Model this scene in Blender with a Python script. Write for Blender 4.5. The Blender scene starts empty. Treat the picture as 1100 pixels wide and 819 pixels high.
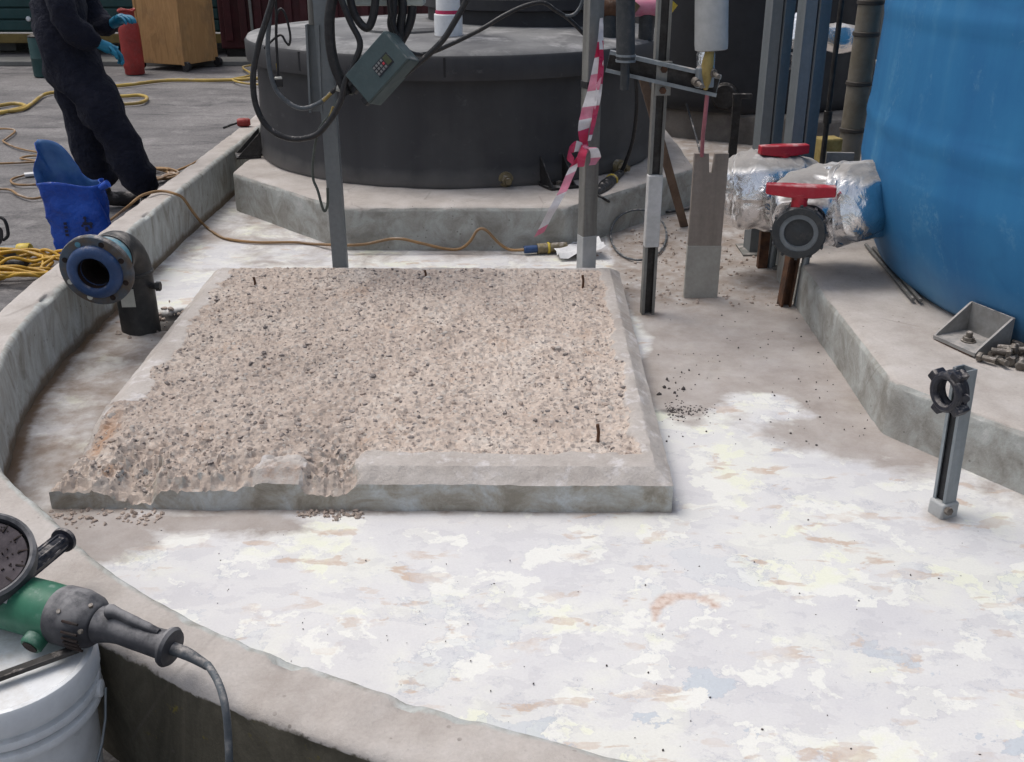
import bpy, bmesh, math, random
import numpy as np
from mathutils import Vector, Matrix, Quaternion
random.seed(7)
R = math.radians
PI = math.pi
scene = bpy.context.scene
COL = scene.collection
G = -0.06                                     # level of the yard outside the bund
# ------------------------------------------------------------------ survey: pixel of the photo -> point of the place
CF, CT, CH = 1100.0, R(24), 1.55
def _ray(u, v):
    x = (u - 550) / CF; y = (410 - v) / CF
    return x, math.cos(CT) + y * math.sin(CT), -math.sin(CT) + y * math.cos(CT)
def P(u, v, z):
    x, f, d = _ray(u, v); t = (z - CH) / d
    return Vector((x * t, f * t, z))
def Q(u, v, Y):
    x, f, d = _ray(u, v); t = Y / f
    return Vector((x * t, Y, CH + d * t))
# ------------------------------------------------------------------ noise (numpy)
def _hash(ix, iy, seed):
    n = (ix * 374761393 + iy * 668265263 + seed * 1442695041) & 0xFFFFFFFF
    n = ((n ^ (n >> 13)) * 1274126177) & 0xFFFFFFFF
    n = n ^ (n >> 16)
    return (n & 0xFFFF) / 65535.0
def vnoise(x, y, seed=0):
    x = np.asarray(x, float); y = np.asarray(y, float)
    ix = np.floor(x).astype(np.int64); iy = np.floor(y).astype(np.int64)
    fx = x - ix; fy = y - iy
    fx = fx * fx * (3 - 2 * fx); fy = fy * fy * (3 - 2 * fy)
    a = _hash(ix, iy, seed); b = _hash(ix + 1, iy, seed); c = _hash(ix, iy + 1, seed); d = _hash(ix + 1, iy + 1, seed)
    return (a * (1 - fx) + b * fx) * (1 - fy) + (c * (1 - fx) + d * fx) * fy
def fbm(x, y, f=1.0, o=4, seed=0, g=.5):
    s = 0; a = 1; t = 0
    for k in range(o):
        s = s + a * vnoise(np.asarray(x) * f + 17.3 * k, np.asarray(y) * f - 9.1 * k, seed + k); t += a; a *= g; f *= 2.03
    return s / t
def sstep(a, b, x):
    t = np.clip((x - a) / (b - a), 0, 1); return t * t * (3 - 2 * t)
# ------------------------------------------------------------------ materials
class NT:
    def __init__(s, name):
        s.m = bpy.data.materials.new(name); s.m.use_nodes = True
        s.t = s.m.node_tree; s.b = s.t.nodes['Principled BSDF']
        s.tc = s.t.nodes.new('ShaderNodeTexCoord').outputs['Object']
    def n(s, k, **kw):
        x = s.t.nodes.new(k)
        for a, v in kw.items(): setattr(x, a, v)
        return x
    def put(s, sock, v):
        if hasattr(v, 'is_linked') or hasattr(v, 'node'): s.t.links.new(v, sock)
        elif isinstance(v, (tuple, list)) and len(v) == 3 and sock.type == 'RGBA': sock.default_value = (*v, 1)
        else: sock.default_value = v
    def noise(s, sc, det=6, ro=.55, dist=0, vec=None):
        x = s.n('ShaderNodeTexNoise'); s.put(x.inputs['Vector'], vec or s.tc)
        x.inputs['Scale'].default_value = sc; x.inputs['Detail'].default_value = det
        x.inputs['Roughness'].default_value = ro; x.inputs['Distortion'].default_value = dist
        return x.outputs['Fac']
    def vor(s, sc, out='Distance', vec=None, feat='F1'):
        x = s.n('ShaderNodeTexVoronoi', feature=feat); s.put(x.inputs['Vector'], vec or s.tc); x.inputs['Scale'].default_value = sc
        return x.outputs[out]
    def ramp(s, fac, stops, interp='LINEAR'):
        x = s.n('ShaderNodeValToRGB'); x.color_ramp.interpolation = interp
        e = x.color_ramp.elements
        while len(e) < len(stops): e.new(.5)
        for q, (p, c) in zip(e, stops):
            q.position = p; q.color = (*(c if isinstance(c, tuple) else (c, c, c)), 1)
        s.put(x.inputs['Fac'], fac); return x.outputs['Color']
    def step(s, fac, a, b): return s.ramp(fac, [(a, 0.), (b, 1.)] if a < b else [(b, 1.), (a, 0.)])
    def mix(s, f, a, b, mode='MIX'):
        x = s.n('ShaderNodeMix', data_type='RGBA', blend_type=mode)
        s.put(x.inputs[0], f); s.put(x.inputs[6], a); s.put(x.inputs[7], b); return x.outputs[2]
    def math(s, op, a, b=0., clamp=False):
        x = s.n('ShaderNodeMath', operation=op, use_clamp=clamp); s.put(x.inputs[0], a); s.put(x.inputs[1], b); return x.outputs[0]
    def attr(s, nm): return s.n('ShaderNodeAttribute', attribute_name=nm).outputs['Fac']
    def mapv(s, scale=(1, 1, 1), rot=(0, 0, 0), loc=(0, 0, 0), vec=None):
        x = s.n('ShaderNodeMapping'); s.put(x.inputs['Vector'], vec or s.tc)
        x.inputs['Scale'].default_value = scale; x.inputs['Rotation'].default_value = rot; x.inputs['Location'].default_value = loc
        return x.outputs[0]
    def up(s):
        g = s.n('ShaderNodeNewGeometry'); x = s.n('ShaderNodeSeparateXYZ'); s.put(x.inputs[0], g.outputs['Normal']); return x.outputs[2]
    def bump(s, h, strength=.3, dist=.004, prev=None):
        x = s.n('ShaderNodeBump'); x.inputs['Strength'].default_value = strength; x.inputs['Distance'].default_value = dist
        s.put(x.inputs['Height'], h)
        if prev: s.put(x.inputs['Normal'], prev)
        return x.outputs[0]
    def done(s, col, rough=.7, metal=0., norm=None, spec=.4):
        s.put(s.b.inputs['Base Color'], col); s.put(s.b.inputs['Roughness'], rough); s.put(s.b.inputs['Metallic'], metal)
        s.b.inputs['Specular IOR Level'].default_value = spec
        if norm: s.put(s.b.inputs['Normal'], norm)
        return s.m
def mat(name, c, c2=None, scale=8, rough=.6, metal=0., bump=.15, bscale=70, dust=0., dustc=(.46, .42, .39), lo=.38, hi=.66, spec=.4, streak=False, bdist=.003):
    s = NT(name)
    c2 = c2 or tuple(k * .7 for k in c)
    vec = s.mapv((1, 1, .12)) if streak else None
    col = s.ramp(s.noise(scale, 7, .6, .3, vec), [(lo, c), (hi, c2)])
    fine = s.noise(bscale, 4, .6)
    col = s.mix(.35, col, s.ramp(fine, [(.3, .62), (.7, 1.)]), 'MULTIPLY')
    r = s.ramp(s.noise(scale * 2.3, 5), [(.3, max(.05, rough - .12)), (.7, min(1, rough + .12))])
    if dust:
        f = s.math('MULTIPLY', s.step(s.up(), .25, .95), s.step(s.noise(scale * 1.7, 6, .65), .62 - dust * .5, .75 - dust * .35))
        f = s.math('ADD', f, s.math('MULTIPLY', s.step(s.noise(scale * 3.1, 6, .7), .5, .8), dust * .35), True)
        col = s.mix(f, col, dustc)
        r = s.mix(f, r, (.9, .9, .9))
        metal = s.math('MULTIPLY', s.math('SUBTRACT', 1., f), float(metal)) if metal else 0.
    return s.done(col, r, metal, s.bump(fine, bump, bdist), spec)
M = {}
def black_poly():
    s = NT('black_polyethylene')
    c = s.ramp(s.noise(3.5, 6, .6, .2, s.mapv((1, 1, .12))), [(.3, (.05, .05, .054)), (.7, (.028, .028, .032))])
    sc = s.noise(9, 7, .75, .4, s.mapv((1, 1, 1.6)))
    c = s.mix(s.math('MULTIPLY', s.step(sc, .6, .72), .5), c, (.13, .13, .132))
    c = s.mix(s.math('MULTIPLY', s.step(s.noise(1.4, 5, .6), .45, .7), .45), c, (.095, .093, .092))
    sp = s.n('ShaderNodeSeparateXYZ'); s.put(sp.inputs[0], s.tc)
    c = s.mix(s.math('MULTIPLY', s.math('SUBTRACT', 1., s.step(s.math('ADD', sp.outputs[2], s.math('MULTIPLY', s.noise(7, 4), .1)), .03, .16)), .6), c, (.22, .21, .20))
    return s.done(c, .58, 0., s.bump(s.noise(30, 4), .1, .004), .3)
M['galv'] = mat('galvanised_steel', (.30, .335, .36), (.19, .215, .235), 9, .5, .55, .08, 60, .25, streak=True)
M['galv_old'] = mat('weathered_galvanised_steel', (.26, .26, .245), (.13, .125, .115), 10, .6, .4, .1, 60, .35, streak=True)
M['galv_blue'] = mat('blue_grey_galvanised_steel', (.215, .235, .245), (.145, .165, .18), 5, .5, .4, .06, 50, .15, streak=True)
M['steel_dark'] = mat('dark_steel', (.05, .048, .048), (.025, .022, .02), 12, .55, .5, .15, 80, .2)
M['rust'] = mat('rusty_steel', (.14, .07, .04), (.06, .035, .025), 18, .85, .2, .4, 120, .15)
M['cable'] = mat('black_rubber', (.020, .021, .024), (.014, .014, .016), 20, .5, 0, .1, 120, .15)
M['cable_grey'] = mat('grey_rubber', (.10, .115, .13), (.06, .07, .08), 20, .55, 0, .1, 120, .3)
M['wire_green'] = mat('green_grey_wire', (.09, .105, .09), (.05, .06, .055), 20, .55)
M['yellow'] = mat('yellow_plastic', (.70, .52, .05), (.48, .35, .05), 10, .5, 0, .08, 90, .15)
M['hose_yellow'] = mat('yellow_hose', (.52, .36, .08), (.32, .22, .07), 3, .6, 0, .1, 90, .2)
M['cord_yellow'] = mat('yellow_cord', (.62, .36, .03), (.42, .24, .03), 8, .5, 0, .08, 90, .1)
M['cord_tan'] = mat('tan_cord', (.34, .20, .085), (.20, .12, .06), 3, .65, 0, .1, 90, .2)
M['black_tank'] = black_poly()
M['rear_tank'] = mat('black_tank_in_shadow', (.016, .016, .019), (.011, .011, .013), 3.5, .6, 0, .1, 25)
M['lid_dust'] = mat('dusty_black_lid', (.22, .22, .22), (.10, .10, .105), 2.2, .8, 0, .15, 60, .22, (.34, .335, .335))
M['red'] = mat('red_plastic', (.46, .018, .035), (.36, .015, .03), 9, .45, 0, .06, 60, .3, (.5, .3, .3))
M['red_paint'] = mat('red_paint', (.36, .035, .03), (.24, .03, .025), 9, .55, 0, .1, 60, .2)
M['pvc'] = mat('dark_grey_pvc', (.042, .046, .05), (.028, .032, .036), 10, .5, 0, .08, 60, .28)
M['pvc_light'] = mat('grey_pvc', (.20, .22, .235), (.13, .145, .155), 10, .5, 0, .05, 60, .2)
M['black_pipe'] = mat('black_painted_pipe', (.025, .026, .028), (.05, .05, .05), 9, .55, .0, .25, 40, .28, (.30, .28, .26))
M['blue_paint'] = mat('pale_blue_paint', (.13, .34, .43), (.08, .22, .30), 9, .55, 0, .1, 60, .3)
M['blue_rubber'] = mat('blue_rubber', (.032, .075, .19), (.022, .05, .13), 12, .5, 0, .1, 60, .15)
M['flange'] = mat('corroded_flange', (.085, .115, .15), (.12, .09, .065), 14, .7, .2, .3, 60, .25)
M['hole'] = mat('pipe_inside', (.012, .009, .008), (.03, .015, .012), 20, .8)
M['white_plastic'] = mat('white_plastic', (.80, .815, .83), (.72, .74, .765), 6, .34, 0, .04, 30, .22, (.55, .535, .51), spec=.5)
M['white_tape'] = mat('white_tape', (.56, .56, .56), (.44, .44, .43), 14, .6, 0, .05, 60, .0)
M['paper'] = mat('white_paper', (.72, .72, .72), (.58, .58, .60), 14, .8)
M['tape_red'] = mat('red_barrier_tape', (.55, .03, .09), (.50, .06, .16), 12, .35)
M['tape_pink'] = mat('faded_barrier_tape', (.60, .17, .27), (.6, .3, .38), 12, .4)
M['tape_white'] = mat('white_barrier_tape', (.74, .72, .74), (.62, .60, .63), 12, .4)
M['box_green'] = mat('grey_green_enclosure', (.055, .085, .09), (.042, .068, .073), 6, .5, 0, .05, 60, .15)
M['box_pale'] = mat('pale_grey_enclosure', (.42, .46, .43), (.36, .39, .36), 6, .5)
M['key_pale'] = mat('pale_keys', (.19, .20, .20), (.16, .16, .16), 6, .5)
M['screen'] = mat('olive_screen', (.055, .065, .025), (.045, .055, .02), 6, .3)
M['overall'] = mat('navy_black_cotton', (.010, .012, .024), (.018, .019, .032), 7, .85, 0, .8, 22, .14, (.055, .052, .055), bdist=.035, spec=.25)
M['boot'] = mat('black_leather', (.02, .018, .018), (.035, .03, .028), 12, .6, 0, .2, 60, .3)
M['glove'] = mat('cyan_rubber_glove', (.02, .22, .36), (.015, .16, .28), 12, .5)
M['skin'] = mat('skin', (.52, .31, .23), (.44, .25, .19), 12, .55)
M['hair'] = mat('brown_hair', (.05, .032, .02), (.03, .02, .012), 40, .7, 0, .4, 120)
M['eye'] = mat('eye', (.6, .6, .58), (.55, .55, .55), 5, .3)
M['bag'] = mat('blue_plastic_bag', (.010, .085, .50), (.008, .055, .36), 5, .35, 0, .5, 14, .10, (.25, .33, .5), bdist=.03)
M['bag_inside'] = mat('pale_blue_bag_lining', (.06, .16, .36), (.02, .08, .28), 8, .45, 0, .4, 14, bdist=.012)
M['print'] = mat('dark_print', (.012, .018, .05), (.01, .02, .07), 20, .5)
M['grinder_green'] = mat('green_tool_paint', (.03, .16, .095), (.024, .12, .072), 10, .45, 0, .06, 60, .22, (.30, .38, .34))
M['grinder_grey'] = mat('dark_tool_plastic', (.045, .047, .055), (.03, .03, .037), 12, .6, 0, .2, 60, .55, (.24, .235, .24))
M['disc_pad'] = mat('grinding_pad', (.085, .072, .08), (.05, .042, .048), 30, .9, 0, .5, 120)
M['grip'] = mat('black_grip', (.016, .018, .03), (.012, .012, .018), 20, .45, 0, .1, 60, .25)
M['plywood_edge'] = mat('plywood_edge', (.20, .12, .055), (.13, .08, .04), 30, .8)
M['shed'] = mat('dark_green_cladding', (.018, .065, .066), (.013, .048, .05), 3, .6, 0, .1, 30, .1, streak=True)
M['shed_yellow'] = mat('yellow_sill', (.20, .145, .045), (.13, .095, .035), 6, .7)
M['maroon'] = mat('maroon_paint', (.075, .014, .018), (.05, .012, .014), 4, .6, 0, .1, 30)
M['wall_grey'] = mat('grey_render', (.20, .20, .19), (.13, .13, .125), 2, .9, 0, .2, 30)
M['band_pipe'] = mat('grey_brown_pipe', (.20, .18, .15), (.13, .11, .075), 5, .6, 0, .1, 40, .2)
M['band'] = mat('dark_band', (.06, .05, .042), (.04, .035, .03), 12, .7)
M['insul'] = mat('grey_white_insulation', (.44, .45, .45), (.34, .35, .35), 8, .65, 0, .1, 40, .0)
M['foam'] = mat('yellow_foam', (.36, .28, .10), (.25, .18, .06), 22, .8, 0, .5, 60)
M['pink'] = mat('pink_tube', (.42, .15, .19), (.30, .11, .14), 12, .55)
M['batten'] = mat('brown_timber', (.17, .115, .085), (.11, .075, .055), 12, .85, 0, .3, 60, .2, streak=True)
M['brass'] = mat('dull_brass', (.28, .23, .13), (.16, .13, .08), 20, .55, .5, .2, 80, .3)
M['bolt_steel'] = mat('bolt_steel', (.22, .20, .175), (.12, .10, .085), 40, .6, .5, .2, 90, .3)
M['zinc'] = mat('grey_zinc_plate', (.33, .33, .325), (.25, .245, .235), 18, .55, .45, .12, 60, .45, (.40, .37, .35))
M['rod'] = mat('grey_rod', (.22, .22, .21), (.16, .155, .15), 30, .5, .5, .1, 60, .2)
M['offwhite'] = mat('off_white_label', (.55, .55, .50), (.5, .5, .46), 9, .6)
M['stone_dark'] = mat('dark_aggregate', (.13, .12, .12), (.26, .225, .205), 30, .9, 0, .3, 150, .35, (.46, .40, .365))
M['stone_tan'] = mat('tan_aggregate', (.46, .38, .33), (.36, .29, .245), 30, .9, 0, .3, 150)
M['stone_pale'] = mat('pale_aggregate', (.52, .48, .44), (.42, .38, .35), 30, .9, 0, .3, 150)
M['grit'] = mat('dark_grit', (.06, .055, .055), (.12, .105, .10), 40, .9)

def plywood():
    s = NT('plywood_grain')
    v = s.mapv((1, 1, .16))
    g = s.noise(5.5, 5, .6, 1.6, s.mapv((1, 1, .18)))
    c = s.ramp(g, [(.3, (.50, .29, .125)), (.45, (.38, .21, .085)), (.52, (.46, .265, .11)), (.6, (.34, .19, .075)), (.72, (.45, .255, .105))])
    c = s.mix(s.step(s.noise(2.5, 4), .5, .75), c, (.22, .14, .075))
    return s.done(c, .75, 0., s.bump(s.noise(60, 3, .6, 0, v), .15, .003))
M['plywood'] = plywood()

def blue_tank():
    s = NT('blue_polyethylene')
    st = s.noise(3.5, 6, .6, .2, s.mapv((1, 1, .1)))
    c = s.ramp(st, [(.3, (.018, .125, .30)), (.55, (.026, .165, .355)), (.75, (.065, .225, .40))])
    c = s.mix(s.math('MULTIPLY', s.step(s.noise(1.3, 5, .6), .52, .72), .5), c, (.009, .095, .26))
    c = s.mix(s.math('MULTIPLY', s.step(s.noise(16, 6, .7, 1), .66, .74), .3), c, (.30, .40, .48))
    c = s.mix(s.math('MULTIPLY', s.math('MULTIPLY', s.step(s.noise(5, 7, .72, .6, s.mapv((1, 1, .5))), .55, .7), s.step(s.noise(45, 4, .7), .45, .6)), .4), c, (.16, .33, .47))
    wr = s.math('ABSOLUTE', s.math('SUBTRACT', s.noise(1.1, 3, .5, .3, s.mapv((1, 1, 2.6), (.12, 0, 0))), .5))
    c = s.mix(s.math('MULTIPLY', s.step(wr, .03, .0), .12), c, (.006, .06, .18))
    sp = s.n('ShaderNodeSeparateXYZ'); s.put(sp.inputs[0], s.tc)
    low = s.math('MULTIPLY', s.math('SUBTRACT', 1., s.step(sp.outputs[2], .0, .22)), s.noise(5, 5))
    c = s.mix(s.math('MULTIPLY', low, .6), c, (.24, .33, .40))
    return s.done(c, .66, 0., s.bump(s.noise(40, 4), .1, .004), .3)
M['blue_tank'] = blue_tank()

def foil():
    s = NT('crumpled_foil')
    v = s.vor(9, 'Distance', s.mapv((1, 1, 1.3)))
    n = s.noise(22, 4, .6, 1.2)
    h = s.math('ADD', s.math('MULTIPLY', v, .5), s.math('MULTIPLY', n, .5))
    f = s.math('MULTIPLY', s.step(s.up(), .45, .78), s.step(s.noise(7, 5), .25, .45))
    c = s.mix(f, s.ramp(n, [(.3, (.74, .74, .75)), (.7, (.88, .88, .89))]), (.30, .285, .272))
    r = s.mix(f, (.17, .17, .17), (.85, .85, .85))
    return s.done(c, r, s.math('SUBTRACT', 1., f), s.bump(h, .6, .018))
M['foil'] = foil()

def asphalt():
    s = NT('dusty_asphalt')
    big = s.noise(.55, 6, .6, .6, s.mapv((1, 1.8, 1)))
    c = s.ramp(big, [(.36, (.13, .124, .126)), (.52, (.205, .195, .194)), (.68, (.26, .246, .243))])
    dk = s.noise(1.5, 6, .68, .8, s.mapv((.8, 1.9, 1), (0, 0, .3)))
    c = s.mix(s.math('MULTIPLY', s.step(dk, .52, .66), .8), c, (.075, .072, .077))
    c = s.mix(s.math('MULTIPLY', s.step(s.noise(3.6, 6, .7), .52, .64), .5), c, (.33, .315, .31))
    fine = s.noise(130, 3, .7)
    c = s.mix(.7, c, s.ramp(s.noise(48, 5, .75), [(.32, .5), (.62, 1.15)]), 'MULTIPLY')
    c = s.mix(.5, c, s.ramp(fine, [(.3, .45), (.7, 1.15)]), 'MULTIPLY')
    c = s.mix(s.step(s.noise(34, 4, .7), .68, .74), c, (.30, .285, .27))
    return s.done(c, .88, 0., s.bump(fine, .5, .006))
M['asphalt'] = asphalt()

def floor_mat():
    s = NT('peeling_floor_coating')
    wob = s.noise(2.2, 3, .5)
    vx = s.n('ShaderNodeVectorMath', operation='ADD'); s.put(vx.inputs[0], s.tc)
    cmb = s.n('ShaderNodeCombineXYZ'); s.put(cmb.inputs[0], s.math('MULTIPLY', wob, .05)); s.put(cmb.inputs[1], s.math('MULTIPLY', s.noise(3.1, 3), .05)); s.put(vx.inputs[1], cmb.outputs[0])
    v = vx.outputs[0]
    n1 = s.noise(5.2, 7, .60, .12, v)
    n1b = s.noise(10, 6, .62, .2, s.mapv((.8, 1.25, 1), (0, 0, .4), (2, 5, 0), v))
    n2 = s.noise(2.6, 7, .60, .2, s.mapv((1, 1.3, 1), (0, 0, .5), (3.3, 1.7, 0), v))
    n3 = s.noise(8, 5, .58, .3, s.mapv((.75, 1.7, 1), (0, 0, -.35), (7, 2, 0), v))
    n4 = s.noise(3.4, 8, .64, .25, s.mapv((1, 1, 1), (0, 0, .2), (-4, 9, 0), v))
    white, lav, lav2, yel, tan, blu = (.765, .76, .72), (.615, .605, .62), (.545, .535, .555), (.76, .765, .645), (.55, .43, .345), (.51, .55, .595)
    st1 = s.step(n1, .440, .462)
    c = s.mix(s.math('MULTIPLY', st1, s.ramp(n2, [(.35, .95), (.6, .45)])), white, lav)
    c = s.mix(s.math('MULTIPLY', s.step(n1b, .535, .545), .42), c, lav2)
    c = s.mix(s.math('MULTIPLY', s.step(s.math('ABSOLUTE', s.math('SUBTRACT', n1, .448)), .008, .0), .6), c, white)            # pale lip of each flake
    y_ = s.math('MULTIPLY', s.step(n2, .53, .60), s.math('SUBTRACT', 1., s.math('MULTIPLY', st1, .75)))
    c = s.mix(y_, c, yel)
    t_ = s.math('MULTIPLY', s.step(n3, .575, .605), s.step(n2, .42, .54))
    c = s.mix(s.math('MULTIPLY', t_, s.ramp(n1b, [(.4, .3), (.6, .9)])), c, tan)
    b_ = s.math('MULTIPLY', s.step(n4, .585, .592), s.attr('near'))
    c = s.mix(s.math('MULTIPLY', b_, .9), c, blu)
    ed4 = s.math('MULTIPLY', s.step(s.math('ABSOLUTE', s.math('SUBTRACT', n4, .588)), .006, .0), s.step(n1b, .38, .5))
    ed5 = s.math('MULTIPLY', s.step(s.math('ABSOLUTE', s.math('SUBTRACT', n4, .47)), .005, .0), s.math('MULTIPLY', s.step(n1b, .46, .56), s.attr('near'))); ed4 = s.math('MAXIMUM', ed4, ed5)
    ln = s.step(s.math('ABSOLUTE', s.math('SUBTRACT', n2, .536)), .004, .0)
    ln = s.math('MULTIPLY', ln, s.step(n1b, .48, .6))
    ln = s.math('MAXIMUM', ln, s.math('MULTIPLY', s.step(s.math('ABSOLUTE', s.math('SUBTRACT', n1, .463)), .004, .0), s.step(n4, .5, .56)))
    c = s.mix(s.math('MULTIPLY', s.math('MAXIMUM', ed4, ln), .6), c, (.40, .42, .48))
    # cement dust, mortar and the dimming painted at the right edge
    du = s.attr('dust'); nz = s.noise(3.6, 6, .66, .4)
    df = s.step(s.math('ADD', s.math('MULTIPLY', du, 1.25), s.math('MULTIPLY', s.math('SUBTRACT', nz, .5), 1.5)), .38, .66)
    dc = s.ramp(s.noise(5, 8, .7), [(.3, (.29, .25, .225)), (.5, (.375, .335, .31)), (.7, (.45, .415, .395))])
    c = s.mix(s.math('MULTIPLY', df, .95), c, dc)
    br = s.attr('brown')
    bf = s.step(s.math('ADD', s.math('MULTIPLY', br, 1.2), s.math('MULTIPLY', s.math('SUBTRACT', s.noise(6, 7, .65), .5), 1.3)), .35, .8)
    c = s.mix(bf, c, s.ramp(s.noise(9, 7, .65), [(.35, (.26, .21, .175)), (.55, (.37, .335, .31)), (.72, (.52, .50, .49))]))
    rs = s.attr('stain')
    rf = s.step(s.math('ADD', rs, s.math('MULTIPLY', s.math('SUBTRACT', s.noise(16, 6, .7), .5), .9)), .35, .75)
    c = s.mix(s.math('MULTIPLY', rf, .85), c, (.13, .075, .035))
    c = s.mix(s.attr('mark'), c, s.ramp(s.noise(60, 4), [(.35, (.50, .36, .29)), (.6, (.66, .56, .50))]))
    c = s.mix(s.step(s.math('ADD', s.attr('dark'), s.math('MULTIPLY', s.math('SUBTRACT', s.noise(20, 5, .7), .5), .8)), .3, .8), c, (.035, .03, .028))
    gry = s.noise(1.1, 5, .6)
    c = s.mix(s.math('MULTIPLY', s.step(gry, .45, .65), .5), c, (.86, .865, .88), 'MULTIPLY')
    fine = s.noise(170, 3, .7)
    c = s.mix(.25, c, s.ramp(fine, [(.3, .72), (.65, 1.)]), 'MULTIPLY')
    rough = s.mix(s.math('MAXIMUM', df, bf), s.ramp(n1, [(.465, .38), (.49, .5)]), (.92, .92, .92))
    b = s.bump(s.math('ADD', s.math('MULTIPLY', st1, .35), s.math('ADD', s.noise(14, 4, .6), s.math('MULTIPLY', fine, .35))), .22, .006)
    return s.done(c, rough, 0., b, .35)
M['floor'] = floor_mat()

def concrete(name, kind):
    s = NT(name)
    top = s.ramp(s.noise(5, 8, .66, .2), [(.3, (.37, .33, .30)), (.5, (.465, .425, .395)), (.7, (.545, .51, .485))])
    pk = s.noise(8, 8, .68, .6)
    if kind == 'wall':
        st = s.noise(9, 8, .66, 1.6, s.mapv((1, 1, .45)))
        inner = s.ramp(st, [(.33, (.27, .26, .23)), (.47, (.39, .39, .365)), (.56, (.45, .465, .45)), (.68, (.54, .545, .53))])
        sp = s.n('ShaderNodeSeparateXYZ'); s.put(sp.inputs[0], s.tc)
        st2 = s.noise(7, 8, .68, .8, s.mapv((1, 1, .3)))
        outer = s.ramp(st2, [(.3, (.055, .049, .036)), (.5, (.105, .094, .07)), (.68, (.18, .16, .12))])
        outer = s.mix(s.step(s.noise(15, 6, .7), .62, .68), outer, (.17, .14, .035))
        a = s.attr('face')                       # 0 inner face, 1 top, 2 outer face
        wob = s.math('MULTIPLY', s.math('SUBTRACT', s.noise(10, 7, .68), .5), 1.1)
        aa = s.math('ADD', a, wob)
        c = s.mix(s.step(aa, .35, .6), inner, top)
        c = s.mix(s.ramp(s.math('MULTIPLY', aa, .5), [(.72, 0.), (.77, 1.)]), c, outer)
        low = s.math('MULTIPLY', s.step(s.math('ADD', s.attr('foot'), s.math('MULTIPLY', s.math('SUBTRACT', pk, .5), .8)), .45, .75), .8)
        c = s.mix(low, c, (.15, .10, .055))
    elif kind == 'plinth':
        side = s.ramp(pk, [(.34, (.26, .25, .225)), (.47, (.345, .34, .315)), (.58, (.41, .42, .40)), (.7, (.52, .52, .50))])
        f = s.step(s.math('ADD', s.up(), s.math('MULTIPLY', s.math('SUBTRACT', s.noise(14, 6, .7), .5), .7)), .45, .65)
        c = s.mix(f, side, top)
    else:
        ch = s.attr('chip')
        cf = s.step(s.math('ADD', ch, s.math('MULTIPLY', s.math('SUBTRACT', s.noise(28, 6, .7), .5), .7)), .4, .6)
        rough_ = s.ramp(s.noise(3.2, 7, .72, .3), [(.3, (.40, .325, .275)), (.45, (.52, .43, .37)), (.57, (.575, .485, .42)), (.72, (.66, .59, .53))])
        rough_ = s.mix(s.math('MULTIPLY', s.step(s.noise(4.4, 6, .7), .58, .72), .5), rough_, (.44, .29, .20))
        pv_ = s.mapv((1, 1, 1)); 
        peb = s.vor(70, 'Color', pv_); pd = s.vor(70, 'Distance', pv_)
        pe = s.n('ShaderNodeSeparateColor'); s.put(pe.inputs[0], peb)
        rough_ = s.mix(s.math('MULTIPLY', s.math('MULTIPLY', s.step(pe.outputs[0], .70, .72), s.step(pd, .62, .45)), .6), rough_, (.26, .235, .22))
        rough_ = s.mix(s.math('MULTIPLY', s.math('MULTIPLY', s.step(pe.outputs[1], .78, .8), s.step(pd, .6, .45)), .5), rough_, (.64, .59, .54))
        rough_ = s.mix(.7, rough_, s.ramp(s.noise(58, 4, .75), [(.3, .6), (.48, .98), (.7, 1.08)]), 'MULTIPLY')
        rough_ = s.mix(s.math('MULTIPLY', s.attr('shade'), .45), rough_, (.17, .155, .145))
        side = s.ramp(pk, [(.36, (.31, .285, .235)), (.46, (.42, .395, .345)), (.53, (.48, .48, .45)), (.62, (.58, .61, .61)), (.72, (.54, .53, .49))])
        tp = s.mix(s.step(s.noise(13, 7, .7), .55, .66), top, (.60, .57, .56))
        f = s.step(s.math('ADD', s.up(), s.math('MULTIPLY', s.math('SUBTRACT', s.noise(14, 6, .7), .5), .25)), .3, .5)
        c = s.mix(f, side, s.mix(cf, tp, rough_))
        rf = s.step(s.math('ADD', s.attr('stain'), s.math('MULTIPLY', s.math('SUBTRACT', s.noise(20, 6, .7), .5), .9)), .4, .75)
        c = s.mix(s.math('MULTIPLY', rf, .7), c, (.36, .18, .08))
    if kind != 'slab':
        pit = s.vor(26); pm_ = s.math('MULTIPLY', s.step(pit, .13, .09), s.step(s.noise(9, 3), .5, .6))
        c = s.mix(s.math('MULTIPLY', pm_, .6), c, (.12, .105, .09))
        ck = s.vor(2.1, 'Distance', s.mapv((1, 1, 1), (0, 0, 0), (0, 0, 0)), 'DISTANCE_TO_EDGE')
        c = s.mix(s.math('MULTIPLY', s.math('MULTIPLY', s.step(ck, .010, .003), s.step(s.noise(2.3, 3), .54, .60)), .3), c, (.16, .14, .12))
    fine = s.noise(120, 4, .72)
    c = s.mix(.35, c, s.ramp(fine, [(.3, .65), (.65, 1.)]), 'MULTIPLY')
    b = s.bump(s.math('ADD', s.noise(24, 5, .7), s.math('MULTIPLY', fine, .4)), .4 if kind != 'slab' else .75, .008)
    return s.done(c, .9, 0., b, .25)
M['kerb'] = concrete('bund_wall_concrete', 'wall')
M['plinth'] = concrete('plinth_concrete', 'plinth')
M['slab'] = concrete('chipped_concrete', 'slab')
M['plinth_dark'] = mat('concrete_in_shadow', (.20, .185, .17), (.11, .10, .092), 4, .9, 0, .3, 60)  # shade over the rear plinth is put into this darker colour

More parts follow.
